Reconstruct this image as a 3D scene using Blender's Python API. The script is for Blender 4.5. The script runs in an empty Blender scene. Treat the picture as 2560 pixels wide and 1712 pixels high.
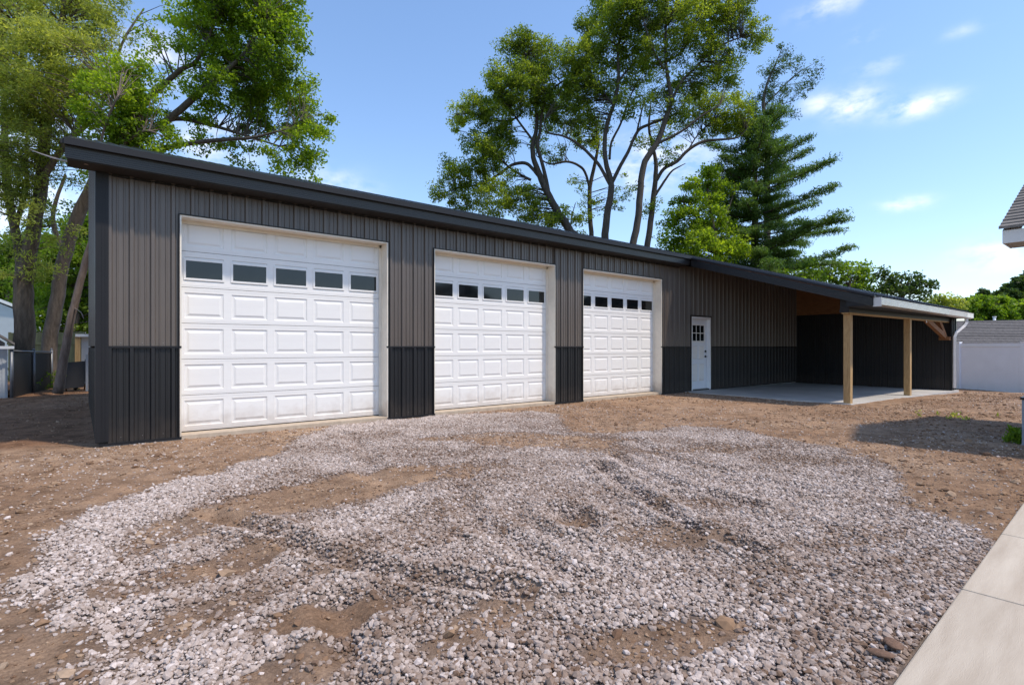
import bpy, math, random
import numpy as np
from mathutils import Vector

R = math.radians
random.seed(7)
RNG = np.random.default_rng(11)
scene = bpy.context.scene
COL = scene.collection

# ------------------------------------------------------------------ camera
CAMY, EYE, FPX, HZ = -8.5, 1.2, 1330.0, 867.0
RA, RB = .7757, .6311            # right = (RA,-RB,0), forward = (RB,RA,0)
cam_d = bpy.data.cameras.new("camera")
cam = bpy.data.objects.new("camera", cam_d); COL.objects.link(cam)
cam.location = (0, CAMY, EYE)
cam.rotation_euler = (R(90), 0, R(-39.13))
cam_d.sensor_width = 36; cam_d.lens = 36 * FPX / 2560
cam_d.shift_y = (HZ - 856) / 2560
cam_d.clip_start = .05; cam_d.clip_end = 2000
scene.camera = cam

# ------------------------------------------------------------------ light
SUN_EL, SUN_AZ = 60.0, -62.0     # azimuth of the sun measured from +X (counter clockwise)
w = bpy.data.worlds.new("World"); scene.world = w; w.use_nodes = True
nt = w.node_tree; nt.nodes.clear()
def N(t, kind, **kw):
    n = t.nodes.new(kind)
    for k, v in kw.items(): setattr(n, k, v)
    return n
def math_node(t, op, a, b=None, c=None, clamp=False):
    n = t.nodes.new('ShaderNodeMath'); n.operation = op; n.use_clamp = clamp
    for i, v in enumerate((a, b, c)):
        if v is None: continue
        if isinstance(v, (int, float)): n.inputs[i].default_value = v
        else: t.links.new(v, n.inputs[i])
    return n.outputs[0]
sky = N(nt, 'ShaderNodeTexSky', sky_type='NISHITA')
sky.sun_disc = False; sky.sun_elevation = R(SUN_EL)
sky.sun_rotation = R(90 - SUN_AZ)
sky.altitude = 200; sky.air_density = 1.15; sky.dust_density = .35; sky.ozone_density = 1.5
hsv = N(nt, 'ShaderNodeHueSaturation'); hsv.inputs['Saturation'].default_value = 1.08
gr = N(nt, 'ShaderNodeMix', data_type='RGBA', blend_type='MULTIPLY'); gr.inputs[0].default_value = 1; gr.inputs[7].default_value = (1.08, 1.06, 1.075, 1)
nt.links.new(sky.outputs[0], gr.inputs[6]); nt.links.new(gr.outputs[2], hsv.inputs['Color'])
tc = N(nt, 'ShaderNodeTexCoord'); sx = N(nt, 'ShaderNodeSeparateXYZ')
nt.links.new(tc.outputs['Generated'], sx.inputs[0])
az = math_node(nt, 'ARCTAN2', sx.outputs[1], sx.outputs[0])
el = math_node(nt, 'ARCSINE', sx.outputs[2])
noi = N(nt, 'ShaderNodeTexNoise'); noi.inputs['Scale'].default_value = 16; noi.inputs['Detail'].default_value = 7
noi.inputs['Roughness'].default_value = .55
mp = N(nt, 'ShaderNodeMapping'); mp.inputs['Scale'].default_value = (1.2, 1.2, 2.2)
nt.links.new(tc.outputs['Generated'], mp.inputs[0]); nt.links.new(mp.outputs[0], noi.inputs['Vector'])
CLOUDS = [(18.2, 21.0, 2.0, 1.1, .95), (20.8, 21.6, 1.6, .8, .6), (13.8, 19.8, 2.2, .8, .85), (12.0, 20.0, 1.3, .6, .5), (14.3, 12.2, 1.6, .5, .75), (20.0, 28.8, 2.6, .7, .55),
          (16.3, 23.4, 1.6, .6, .3), (17.5, 26.0, 1.1, .5, .35), (10.5, 24.4, 1.2, .4, .25), (8.5, 7.3, 2.4, 1.2, .6), (35.7, 18.5, 5.0, 2.4, .7), (28.5, 17.0, 4.0, 1.6, .4),
          (84.7, 24.2, 2.2, 1.6, .95), (79.8, 18.5, 3.0, 1.6, .85), (70.0, 15.5, 3.6, 1.6, .6), (97, 14.0, 7, 6, .9), 
          (150, 28, 20, 5, .9), (200, 35, 22, 6, .9), (-60, 25, 18, 4, .9), (-110, 38, 20, 6, .8), (-150, 20, 18, 4, .9)]
tot = None
for (ca, ce, sa, se, am) in CLOUDS:
    da = math_node(nt, 'WRAP', math_node(nt, 'SUBTRACT', az, R(ca)), math.pi, -math.pi)
    u = math_node(nt, 'DIVIDE', da, R(sa)); v = math_node(nt, 'DIVIDE', math_node(nt, 'SUBTRACT', el, R(ce)), R(se))
    q = math_node(nt, 'ADD', math_node(nt, 'MULTIPLY', u, u), math_node(nt, 'MULTIPLY', v, v))
    g = math_node(nt, 'MULTIPLY', math_node(nt, 'EXPONENT', math_node(nt, 'MULTIPLY', q, -1)), am)
    tot = g if tot is None else math_node(nt, 'MAXIMUM', tot, g)
nn = math_node(nt, 'MULTIPLY', math_node(nt, 'SUBTRACT', noi.outputs[0], .38), 4.2, clamp=True)
cm = math_node(nt, 'MULTIPLY', tot, nn, clamp=True)
mx = N(nt, 'ShaderNodeMix', data_type='RGBA')
lowf = math_node(nt, 'EXPONENT', math_node(nt, 'MULTIPLY', math_node(nt, 'MAXIMUM', el, 0), -1 / R(11)))
lo_ = N(nt, 'ShaderNodeMix', data_type='RGBA', blend_type='MULTIPLY'); nt.links.new(lowf, lo_.inputs[0]); nt.links.new(hsv.outputs[0], lo_.inputs[6]); lo_.inputs[7].default_value = (.70, .755, .90, 1)
nt.links.new(math_node(nt, 'MULTIPLY', cm, .85), mx.inputs[0]); nt.links.new(lo_.outputs[2], mx.inputs[6]); mx.inputs[7].default_value = (6.9, 6.7, 6.9, 1)
bg = N(nt, 'ShaderNodeBackground'); bg.inputs[1].default_value = .15
nt.links.new(mx.outputs[2], bg.inputs[0])
wo = N(nt, 'ShaderNodeOutputWorld'); nt.links.new(bg.outputs[0], wo.inputs[0])

sd = bpy.data.lights.new("sun", 'SUN'); sd.energy = 2.7; sd.angle = R(2.5); sd.color = (1, .88, .74)
sun = bpy.data.objects.new("sun", sd); COL.objects.link(sun)
sv = Vector((math.cos(R(SUN_EL)) * math.cos(R(SUN_AZ)), math.cos(R(SUN_EL)) * math.sin(R(SUN_AZ)), math.sin(R(SUN_EL))))
sun.rotation_euler = sv.to_track_quat('Z', 'Y').to_euler(); sun.location = sv * 60
scene.view_settings.view_transform = 'Standard'; scene.view_settings.look = 'None'
scene.view_settings.exposure = 0.62; scene.view_settings.gamma = 1
try: scene.view_settings.use_curve_mapping = False
except Exception: pass

# ------------------------------------------------------------------ helpers
def at(px, py, z):               # a point of the photograph at distance z along the view
    l = (px - 1280) / FPX * z
    return Vector((RA * l + RB * z, -RB * l + RA * z + CAMY, EYE + (HZ - py) / FPX * z))

class MB:
    def __init__(s): s.v = []; s.f = []
    def poly(s, pts): n = len(s.v); s.v += [tuple(p) for p in pts]; s.f.append(tuple(range(n, n + len(pts))))
    def box(s, x0, x1, y0, y1, z0, z1):
        n = len(s.v)
        s.v += [(x, y, z) for z in (z0, z1) for (x, y) in ((x0, y0), (x1, y0), (x1, y1), (x0, y1))]
        s.f += [tuple(n + i for i in q) for q in ((3, 2, 1, 0), (4, 5, 6, 7), (0, 1, 5, 4), (1, 2, 6, 5), (2, 3, 7, 6), (3, 0, 4, 7))]
        return s
    def prism(s, a, b, w=0, close=True):     # two equal outlines (lists of points) joined
        n = len(s.v); k = len(a); s.v += [tuple(p) for p in a] + [tuple(p) for p in b]
        for i in range(k if close else k - 1):
            j = (i + 1) % k; s.f.append((n + i, n + j, n + k + j, n + k + i))
        if close: s.f.append(tuple(n + i for i in reversed(range(k)))); s.f.append(tuple(n + k + i for i in range(k)))
        return s
    def beam(s, p, q, w, h):                 # rectangular bar from p to q
        p = Vector(p); q = Vector(q); d = (q - p).normalized()
        u = d.cross(Vector((0, 0, 1)))
        if u.length < .05: u = Vector((1, 0, 0))
        u.normalize(); t = u.cross(d).normalized()
        o = [(-w / 2, -h / 2), (w / 2, -h / 2), (w / 2, h / 2), (-w / 2, h / 2)]
        return s.prism([p + u * x + t * y for x, y in o], [q + u * x + t * y for x, y in o])
    def tube(s, pts, rad, k=8, cap=True):
        n0 = len(s.v); pts = [Vector(p) for p in pts]
        u = None
        for i, p in enumerate(pts):
            d = (pts[min(i + 1, len(pts) - 1)] - pts[max(i - 1, 0)]).normalized()
            if u is None:
                u = d.cross(Vector((.3, 1, .2)));  u.normalize()
            else:
                u = u - d * u.dot(d); u.normalize()
            t = d.cross(u)
            r = rad[i] if isinstance(rad, (list, tuple)) else rad
            for j in range(k):
                a = 2 * math.pi * j / k
                s.v.append(tuple(p + (u * math.cos(a) + t * math.sin(a)) * r))
        for i in range(len(pts) - 1):
            for j in range(k):
                a = n0 + i * k + j; b = n0 + i * k + (j + 1) % k
                s.f.append((a, b, b + k, a + k))
        if cap:
            s.f.append(tuple(n0 + j for j in reversed(range(k)))); m = n0 + (len(pts) - 1) * k
            s.f.append(tuple(m + j for j in range(k)))
        return s
    def build(s, name, mat, parent=None, smooth=False, bevel=0):
        me = bpy.data.meshes.new(name); me.from_pydata(s.v, [], s.f); me.update()
        return link(name, me, mat, parent, smooth, bevel)

def link(name, me, mat, parent=None, smooth=False, bevel=0):
    o = bpy.data.objects.new(name, me); COL.objects.link(o)
    if mat and not me.materials: me.materials.append(mat)
    if smooth: me.polygons.foreach_set('use_smooth', [True] * len(me.polygons))
    if bevel:
        m = o.modifiers.new('bevel', 'BEVEL'); m.width = bevel; m.segments = 2; m.limit_method = 'ANGLE'
    if parent: o.parent = parent
    return o
def tag(o, label=None, cat=None, group=None, kind=None):
    for k, v in (('label', label), ('category', cat), ('group', group), ('kind', kind)):
        if v: o[k] = v
    return o
def thing(name, label, cat, loc=(0, 0, 0), group=None):
    o = bpy.data.objects.new(name, None); COL.objects.link(o); o.location = loc; o.empty_display_size = .3
    return tag(o, label, cat, group)
def rel(root, o):                # keep world geometry while parenting below a moved Empty
    o.parent = root; o.matrix_parent_inverse = root.matrix_world.inverted() if False else o.matrix_parent_inverse
    from mathutils import Matrix
    o.matrix_parent_inverse = Matrix.Translation(-Vector(root.location)); return o

# ------------------------------------------------------------------ materials
def mat(name, col, rough=.6, metal=0, var=0, vscale=6, bump=0, bscale=40, stretch=(1, 1, 1), spec=.5, col2=None, objvar=0, coat=0, detail=6, dust=0):
    m = bpy.data.materials.new(name); m.use_nodes = True; t = m.node_tree; p = t.nodes['Principled BSDF']
    p.inputs['Roughness'].default_value = rough; p.inputs['Metallic'].default_value = metal
    p.inputs['Specular IOR Level'].default_value = spec
    if coat: p.inputs['Coat Weight'].default_value = coat; p.inputs['Coat Roughness'].default_value = .15
    c = (*col, 1); p.inputs['Base Color'].default_value = c
    co = N(t, 'ShaderNodeTexCoord'); ma = N(t, 'ShaderNodeMapping'); ma.inputs['Scale'].default_value = stretch
    t.links.new(co.outputs['Object'], ma.inputs[0])
    src = None
    if var or col2:
        n = N(t, 'ShaderNodeTexNoise'); n.inputs['Scale'].default_value = vscale; n.inputs['Detail'].default_value = detail
        n.inputs['Roughness'].default_value = .65
        t.links.new(ma.outputs[0], n.inputs['Vector'])
        r = N(t, 'ShaderNodeValToRGB'); r.color_ramp.elements[0].position = .32; r.color_ramp.elements[1].position = .68
        c2 = col2 or tuple(min(1, x * (1 + var)) for x in col); c1 = col if col2 else tuple(x * (1 - var) for x in col)
        r.color_ramp.elements[0].color = (*c1, 1); r.color_ramp.elements[1].color = (*c2, 1)
        t.links.new(n.outputs[0], r.inputs[0]); src = r.outputs[0]
    if objvar:
        oi = N(t, 'ShaderNodeObjectInfo'); h = N(t, 'ShaderNodeHueSaturation')
        if src: t.links.new(src, h.inputs['Color'])
        else: h.inputs['Color'].default_value = c
        v = math_node(t, 'MULTIPLY_ADD', oi.outputs['Random'], 2 * objvar, 1 - objvar); t.links.new(v, h.inputs['Value']); src = h.outputs[0]
    if dust:                     # soil splashed up from the yard, strongest by the ground
        ge = N(t, 'ShaderNodeNewGeometry'); sp_ = N(t, 'ShaderNodeSeparateXYZ'); t.links.new(ge.outputs['Position'], sp_.inputs[0])
        dn_ = N(t, 'ShaderNodeTexNoise'); dn_.inputs['Scale'].default_value = 7; dn_.inputs['Detail'].default_value = 8; t.links.new(ge.outputs['Position'], dn_.inputs['Vector'])
        fz = math_node(t, 'MULTIPLY_ADD', math_node(t, 'ADD', sp_.outputs[2], math_node(t, 'MULTIPLY', dn_.outputs[0], -.5)), -3.2, .25, clamp=True)
        md_ = N(t, 'ShaderNodeMix', data_type='RGBA'); t.links.new(math_node(t, 'MULTIPLY', fz, dust), md_.inputs[0])
        if src: t.links.new(src, md_.inputs[6])
        else: md_.inputs[6].default_value = c
        md_.inputs[7].default_value = (.28, .20, .14, 1); src = md_.outputs[2]
    if src: t.links.new(src, p.inputs['Base Color'])
    if bump:
        n = N(t, 'ShaderNodeTexNoise'); n.inputs['Scale'].default_value = bscale; n.inputs['Detail'].default_value = 8
        t.links.new(ma.outputs[0], n.inputs['Vector'])
        b = N(t, 'ShaderNodeBump'); b.inputs['Strength'].default_value = bump; b.inputs['Distance'].default_value = .01
        t.links.new(n.outputs[0], b.inputs['Height']); t.links.new(b.outputs[0], p.inputs['Normal'])
    return m

M = {}
M['char'] = mat('charcoal_sheet_metal', (.104, .086, .073), .36, 0, .10, 2.5, .03, 3, (1, 1, .25), spec=.5, objvar=.09)
M['black'] = mat('black_sheet_metal', (.0135, .0135, .0145), .45, 0, .15, 2.5, .03, 3, (1, 1, .25), spec=.38, objvar=.12, dust=.07)
M['trim'] = mat('dark_trim_metal', (.012, .012, .014), .5, 0, .12, 3, .02, 5, (.3, .3, 1), spec=.3)
M['fascia'] = mat('fascia_metal', (.014, .014, .016), .38, .0, .16, 3, .02, 5, (.25, 1, 1), spec=.5)
M['roof'] = mat('roof_sheet_metal', (.022, .022, .024), .36, .1, .15, 2, .04, 3, spec=.6, objvar=.06)
M['inside'] = mat('dark_soffit', (.016, .015, .015), .7)
M['door'] = mat('white_door_steel', (.76, .75, .73), .42, 0, .03, 3, .06, 120, (.25, 1, 3), spec=.4, dust=.4)
M['cream'] = mat('cream_frame_paint', (.76, .70, .60), .5, 0, .05, 8, dust=.5)
M['white'] = mat('white_paint', (.78, .79, .80), .4, 0, .03, 5)
M['glass'] = mat('dark_window_glass', (.004, .005, .006), .07, 0, 0, 2.5, 0, 40, (1, 1, 1), spec=.5, col2=(.013, .016, .016))  # noise in the base colour stands in for uneven reflections
M['hard'] = mat('black_hardware', (.01, .01, .01), .35, .4)
M['conc'] = mat('carport_concrete', (.42, .405, .38), .7, 0, .20, 1.1, .12, 60)
M['conc_edge'] = mat('footing_concrete', (.40, .40, .39), .8, 0, .15, 5, .2, 40)
M['apron'] = mat('cream_apron_concrete', (.58, .50, .39), .75, 0, .2, 9, .2, 60, dust=.5)
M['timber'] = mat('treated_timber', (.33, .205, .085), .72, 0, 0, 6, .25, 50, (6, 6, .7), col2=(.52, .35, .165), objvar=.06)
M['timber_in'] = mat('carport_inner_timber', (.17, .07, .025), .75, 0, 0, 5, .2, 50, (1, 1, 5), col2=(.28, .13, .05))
M['gutter'] = mat('gutter_aluminium', (.55, .54, .54), .2, .35, .12, 7, .05, 9, (.15, 1, 1), spec=.8)
M['gutter2'] = mat('gutter_aluminium_pale', (.62, .605, .59), .35, .1, .06, 7)
M['screw'] = mat('screw_head', (.35, .33, .32), .3, .8)

# ------------------------------------------------------------------ ground
def smooth(e0, e1, x): t = np.clip((x - e0) / (e1 - e0), 0, 1); return t * t * (3 - 2 * t)
_perm = RNG.permutation(4096)
def vnoise(x, y, s, seed=0):
    x = x * s + seed * 17.3; y = y * s + seed * 9.1
    xi = np.floor(x).astype(int); yi = np.floor(y).astype(int); fx = x - xi; fy = y - yi
    fx = fx * fx * (3 - 2 * fx); fy = fy * fy * (3 - 2 * fy)
    def h(a, b): return _perm[(_perm[a & 4095] + b * 57) & 4095] / 4095.0
    return (h(xi, yi) * (1 - fx) + h(xi + 1, yi) * fx) * (1 - fy) + (h(xi, yi + 1) * (1 - fx) + h(xi + 1, yi + 1) * fx) * fy
def fbm(x, y, s, n=4, seed=0):
    r = 0; a = 1; t = 0
    for i in range(n): r = r + a * vnoise(x, y, s * 2 ** i, seed + i); t += a; a *= .55
    return r / t
OUT = [(-.12, -9.4), (-.07, -5.87), (-.15, -5.09), (-.26, -4.57), (-.25, -4.06), (-.08, -3.4), (.35, -2.84), (.7, -2.55), (1.1, -2.41), (1.61, -2.01), (2.2, -1.1), (2.7, -.35), (3.3, -.1),
       (4.26, -.03), (5.2, -.03), (5.9, -.25), (6.9, -.62), (7.0, -1.2), (6.5, -1.75), (6.0, -2.3), (5.75, -2.75), (5.99, -3.4), (6.7, -3.55), (7.51, -3.58), (7.84, -4.43), (7.46, -5.24), (7.5, -6.03),
       (6.64, -6.67), (5.45, -7.09), (4.95, -7.49), (4.6, -7.83), (4.6, -9.4)]
def sdist(x, y):                 # signed distance to the gravel outline, positive inside
    d = np.full(x.shape, 1e9); ins = np.zeros(x.shape, bool); n = len(OUT)
    for i in range(n):
        ax, ay = OUT[i]; bx, by = OUT[(i + 1) % n]; ex, ey = bx - ax, by - ay
        t = np.clip(((x - ax) * ex + (y - ay) * ey) / (ex * ex + ey * ey), 0, 1)
        d = np.minimum(d, np.hypot(x - ax - t * ex, y - ay - t * ey))
        c = ((ay > y) != (by > y)) & (x < ex * (y - ay) / (ey + 1e-12) + ax); ins ^= c
    return np.where(ins, d, -d)
PATCH = [(1.85, -3.85, 1.25, .42, 14, 1.0), (2.75, -3.85, .9, .32, -10, .75), (1.1, -3.85, .55, .3, 25, .8), (4.9, -3.2, 1.2, .5, -38, .92), (4.5, -2.4, 1.0, .3, -20, .85), (5.1, -4.1, .6, .36, -30, .65),
         (6.1, -4.86, .8, .3, -30, .65), (6.4, -6.0, .7, .34, -20, .6), (.57, -4.2, .55, .30, 30, .75), (.3, -5.06, .30, .2, 0, .75), (.78, -5.0, .34, .2, 30, .85), (.95, -6.02, .32, .15, -20, 1.0), (.5, -5.6, .32, .16, 20, .7),
         (3.13, -6.42, .45, .22, -35, .7), (1.95, -7.12, .42, .14, -20, .85), (.62, -6.35, .3, .14, 20, .85), (2.81, -5.75, .2, .14, 0, .85), (4.1, -7.2, .6, .16, -20, .5), (1.5, -6.5, .4, .13, 10, .75), (2.2, -4.9, .6, .18, 10, .5), (3.6, -3.2, .7, .2, 0, .45),
         (.35, -6.6, .3, .2, 30, .8), (1.2, -5.4, .35, .12, 30, .5), (3.9, -6.1, .5, .14, -45, .5), (5.3, -5.7, .5, .14, -45, .45), (3.2, -1.6, .7, .2, 30, .4)]
def arc(pts, wd, dp):
    sp = []
    for a_, b_ in zip(pts[:-1], pts[1:]): sp.append((a_, b_, wd, dp))
    return sp
RUT = (arc([(.75, -4.0), (1.0, -4.6), (1.12, -5.2), (1.35, -5.8), (1.75, -6.4)], .075, .040) + arc([(4.3, -4.7), (3.95, -5.2), (3.7, -5.7), (3.35, -6.35), (3.25, -6.9)], .075, .042)
       + arc([(4.9, -4.4), (4.5, -5.0), (4.25, -5.7), (4.2, -6.4)], .08, .024) + arc([(2.86, -5.65), (2.75, -5.9)], .12, .05) + arc([(4.5, -3.2), (3.5, -3.7), (2.6, -4.5), (2.2, -5.4), (2.1, -6.4)], .09, .022)
       + arc([(5.9, -3.9), (5.3, -4.7), (5.0, -5.7), (5.0, -6.6)], .09, .020) + arc([(.3, -4.6), (.15, -5.4), (.25, -6.4)], .09, .018) + arc([(1.0, -5.9), (.8, -6.6), (.9, -7.3)], .08, .028) + arc([(3.0, -1.0), (2.7, -2.4), (2.2, -3.6)], .10, .018))
def gmask(x, y):
    nz = fbm(x, y, 2.2, 4, 3) - .5
    m = smooth(-.10, .20, sdist(x, y) + nz * .5)
    for (cx, cy, sa, sb, ang, am) in PATCH:
        c, s = math.cos(R(ang)), math.sin(R(ang)); u = ((x - cx) * c + (y - cy) * s) / sa; v = (-(x - cx) * s + (y - cy) * c) / sb
        g = np.exp(-(u * u + v * v) * (1 + 1.1 * nz) * .8)
        m = m * (1 - am * smooth(.25, .62, g))
    m = m * (.72 + .28 * smooth(.34, .52, fbm(x, y, 3.1, 3, 21)))
    return m
def ghf(x, y):
    h = -.075 + .035 * (fbm(x, y, .7, 3, 1) - .5) + .028 * (fbm(x, y, 3.3, 4, 5) - .5)
    h = h + .012 * (fbm(x, y, 14, 3, 9) - .5)
    rut = np.zeros_like(x); rim = np.zeros_like(x)
    for (p, q, wd, dp) in RUT:
        ex, ey = q[0] - p[0], q[1] - p[1]; L2 = ex * ex + ey * ey
        t = np.clip(((x - p[0]) * ex + (y - p[1]) * ey) / L2, -.02, 1.02); d = np.hypot(x - p[0] - t * ex, y - p[1] - t * ey)
        wv = .7 + .6 * vnoise(x, y, 5, 40)
        rut = np.minimum(rut, 1.45 * dp * wv * (-np.exp(-(d / wd) ** 2))); rim = np.maximum(rim, dp * wv * .8 * np.exp(-((d - 1.9 * wd) / (wd * .7)) ** 2))
    h = h + rut + rim
    near = np.exp(-np.maximum(0, -y) / .5) * smooth(-.6, 0, x + .3) * (x < 21)
    h = h * (1 - near) + near * (-.062 + .012 * (fbm(x, y, 6, 3, 9) - .5))
    wk = smooth(-7.2, -7.75, y); h = h * (1 - wk) + wk * (-.058 + .016 * (fbm(x, y, 8, 3, 9) - .5))
    h = h - .085 * smooth(15, 20.2, x) * smooth(-8, -5, y) - .33 * smooth(20.8, 26.5, x) * (y < 40) + .012 * np.clip(-y - 3, 0, 4) * 0
    far = smooth(25, 60, np.hypot(x, y)); h = h * (1 - far) + far * -.3
    pad_in = (x > 13.5) & (x < 20.3) & (y > -3.75) & (y < .5); h = np.where(pad_in, -.35, h)
    inside = (x > .35) & (x < 20.4) & (y > .15) & (y < 6.3); h = np.where(inside, -.35, h)
    return h
def axis(lo, hi, a, b, fine, g):
    c = list(np.arange(a, b + fine / 2, fine)); s = fine
    l = [c[0]]
    while l[-1] > lo: s *= g; l.append(l[-1] - s)
    s = fine; r = [c[-1]]
    while r[-1] < hi: s *= g; r.append(r[-1] + s)
    return np.array(l[1:][::-1] + c + r[1:])
gx = axis(-500, 700, -1.6, 9.5, .03, 1.035); gy = axis(-400, 700, -8.0, .3, .03, 1.035)
X, Y = np.meshgrid(gx, gy, indexing='ij'); Z = ghf(X, Y); G = gmask(X, Y)
def grid_mesh(name, X, Y, Z):
    n, m = X.shape; me = bpy.data.meshes.new(name)
    co = np.stack([X, Y, Z], -1).reshape(-1, 3).astype(np.float32)
    i = np.arange(n * m).reshape(n, m); q = np.stack([i[:-1, :-1], i[1:, :-1], i[1:, 1:], i[:-1, 1:]], -1).reshape(-1, 4)
    return raw_mesh(me, co, q)
def raw_mesh(me, co, q):
    me.vertices.add(len(co)); me.vertices.foreach_set('co', np.ascontiguousarray(co, np.float32).ravel())
    k = q.shape[1]; me.loops.add(q.size); me.loops.foreach_set('vertex_index', q.astype(np.int32).ravel())
    me.polygons.add(len(q)); me.polygons.foreach_set('loop_start', np.arange(0, q.size, k, dtype=np.int32))
    try: me.polygons.foreach_set('loop_total', np.full(len(q), k, np.int32))
    except Exception: pass
    me.update(calc_edges=True); return me
gme = grid_mesh('ground', X, Y, Z)
att = gme.attributes.new('gravel', 'FLOAT', 'POINT'); att.data.foreach_set('value', G.ravel().astype(np.float32))
m = bpy.data.materials.new('dirt_and_gravel_ground'); m.use_nodes = True; t = m.node_tree; p = t.nodes['Principled BSDF']
p.inputs['Roughness'].default_value = .95; p.inputs['Specular IOR Level'].default_value = .15
co = N(t, 'ShaderNodeTexCoord')
def noise(t, co, s, d=8, r=.6, stretch=None):
    n = N(t, 'ShaderNodeTexNoise'); n.inputs['Scale'].default_value = s; n.inputs['Detail'].default_value = d; n.inputs['Roughness'].default_value = r
    t.links.new(co.outputs['Object'], n.inputs['Vector']); return n
def ramp(t, fac, stops):
    r = N(t, 'ShaderNodeValToRGB'); e = r.color_ramp.elements
    e[0].position, e[0].color = stops[0][0], (*stops[0][1], 1); e[1].position, e[1].color = stops[-1][0], (*stops[-1][1], 1)
    for pos, c in stops[1:-1]: x = e.new(pos); x.color = (*c, 1)
    t.links.new(fac, r.inputs[0]); return r.outputs[0]
big = noise(t, co, .55, 5); mid = noise(t, co, 4.5, 8, .7); fin = noise(t, co, 55, 6, .7)
dirt = ramp(t, big.outputs[0], [(.3, (.25, .160, .102)), (.5, (.325, .22, .147)), (.7, (.39, .285, .205))])
dirt2 = ramp(t, mid.outputs[0], [(.32, (.50, .45, .41)), (.48, (.92, .90, .88)), (.66, (1.3, 1.26, 1.2))])
mm = N(t, 'ShaderNodeMix', data_type='RGBA', blend_type='MULTIPLY'); mm.inputs[0].default_value = 1
t.links.new(dirt, mm.inputs[6]); t.links.new(dirt2, mm.inputs[7])
fr = ramp(t, fin.outputs[0], [(.3, (.6, .57, .55)), (.7, (1.3, 1.28, 1.25))])
m2 = N(t, 'ShaderNodeMix', data_type='RGBA', blend_type='MULTIPLY'); m2.inputs[0].default_value = 1
t.links.new(mm.outputs[2], m2.inputs[6]); t.links.new(fr, m2.inputs[7])
ga = N(t, 'ShaderNodeAttribute'); ga.attribute_name = 'gravel'
grv = ramp(t, fin.outputs[0], [(.3, (.15, .125, .11)), (.7, (.34, .31, .29))])
m3 = N(t, 'ShaderNodeMix', data_type='RGBA'); t.links.new(math_node(t, 'MULTIPLY', ga.outputs['Fac'], .75), m3.inputs[0])
t.links.new(m2.outputs[2], m3.inputs[6]); t.links.new(grv, m3.inputs[7])
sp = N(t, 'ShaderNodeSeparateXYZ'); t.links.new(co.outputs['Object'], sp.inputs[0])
shade_y = math_node(t, 'MULTIPLY_ADD', math_node(t, 'ADD', sp.outputs[1], math_node(t, 'MULTIPLY', mid.outputs[0], .7)), 2.2, -1.6, clamp=True)
shade_x = math_node(t, 'MULTIPLY_ADD', sp.outputs[0], -1.5, 1.0, clamp=True)
shade_mul = N(t, 'ShaderNodeMix', data_type='RGBA', blend_type='MULTIPLY'); t.links.new(math_node(t, 'MULTIPLY', shade_y, shade_x), shade_mul.inputs[0])
t.links.new(m3.outputs[2], shade_mul.inputs[6]); shade_mul.inputs[7].default_value = (.78, .68, .62, 1); m3 = shade_mul  # shade painted into the soil colour left of the workshop
# further off the yard turns to lawn
dd = math_node(t, 'SQRT', math_node(t, 'ADD', math_node(t, 'POWER', math_node(t, 'SUBTRACT', sp.outputs[0], 10), 2), math_node(t, 'POWER', sp.outputs[1], 2)))
gf = math_node(t, 'MULTIPLY_ADD', math_node(t, 'ADD', dd, math_node(t, 'MULTIPLY', mid.outputs[0], 3)), .3, -7.2, clamp=True)
grs = ramp(t, mid.outputs[0], [(.3, (.035, .06, .015)), (.7, (.07, .11, .03))])
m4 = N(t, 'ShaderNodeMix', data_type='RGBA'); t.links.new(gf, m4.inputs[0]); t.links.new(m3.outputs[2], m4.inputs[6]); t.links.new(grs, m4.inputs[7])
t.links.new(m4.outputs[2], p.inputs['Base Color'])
bn = noise(t, co, 30, 10, .75); bb = N(t, 'ShaderNodeBump'); bb.inputs['Strength'].default_value = .9; bb.inputs['Distance'].default_value = .035
t.links.new(bn.outputs[0], bb.inputs['Height']); t.links.new(bb.outputs[0], p.inputs['Normal'])
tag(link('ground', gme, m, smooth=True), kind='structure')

# loose stones: rock shapes instanced by geometry nodes on scattered points (stuff)
def rock_mesh(name, seed, ang=.35, flat=.72):
    import bmesh
    bm = bmesh.new(); bmesh.ops.create_icosphere(bm, subdivisions=1, radius=.5)
    rr = random.Random(seed)
    for v in bm.verts:
        v.co *= 1 + rr.uniform(-ang, ang) * .7; v.co.z *= flat; v.co.x *= 1.18
    me = bpy.data.meshes.new(name); bm.to_mesh(me); bm.free(); return me
def stone_mat(name, c1, c2, c3, rough=.85):
    m = bpy.data.materials.new(name); m.use_nodes = True; t = m.node_tree; p = t.nodes['Principled BSDF']; p.inputs['Roughness'].default_value = rough
    p.inputs['Specular IOR Level'].default_value = .3
    a = N(t, 'ShaderNodeAttribute'); a.attribute_type = 'INSTANCER'; a.attribute_name = 'tone'
    col = ramp(t, a.outputs['Fac'], [(0, c1), (.5, c2), (1, c3)])
    co = N(t, 'ShaderNodeTexCoord'); n = noise(t, co, 2.5, 4); f = ramp(t, n.outputs[0], [(.3, (.8, .8, .8)), (.7, (1.15, 1.15, 1.15))])
    mm = N(t, 'ShaderNodeMix', data_type='RGBA', blend_type='MULTIPLY'); mm.inputs[0].default_value = 1
    t.links.new(col, mm.inputs[6]); t.links.new(f, mm.inputs[7]); t.links.new(mm.outputs[2], p.inputs['Base Color']); return m
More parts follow.
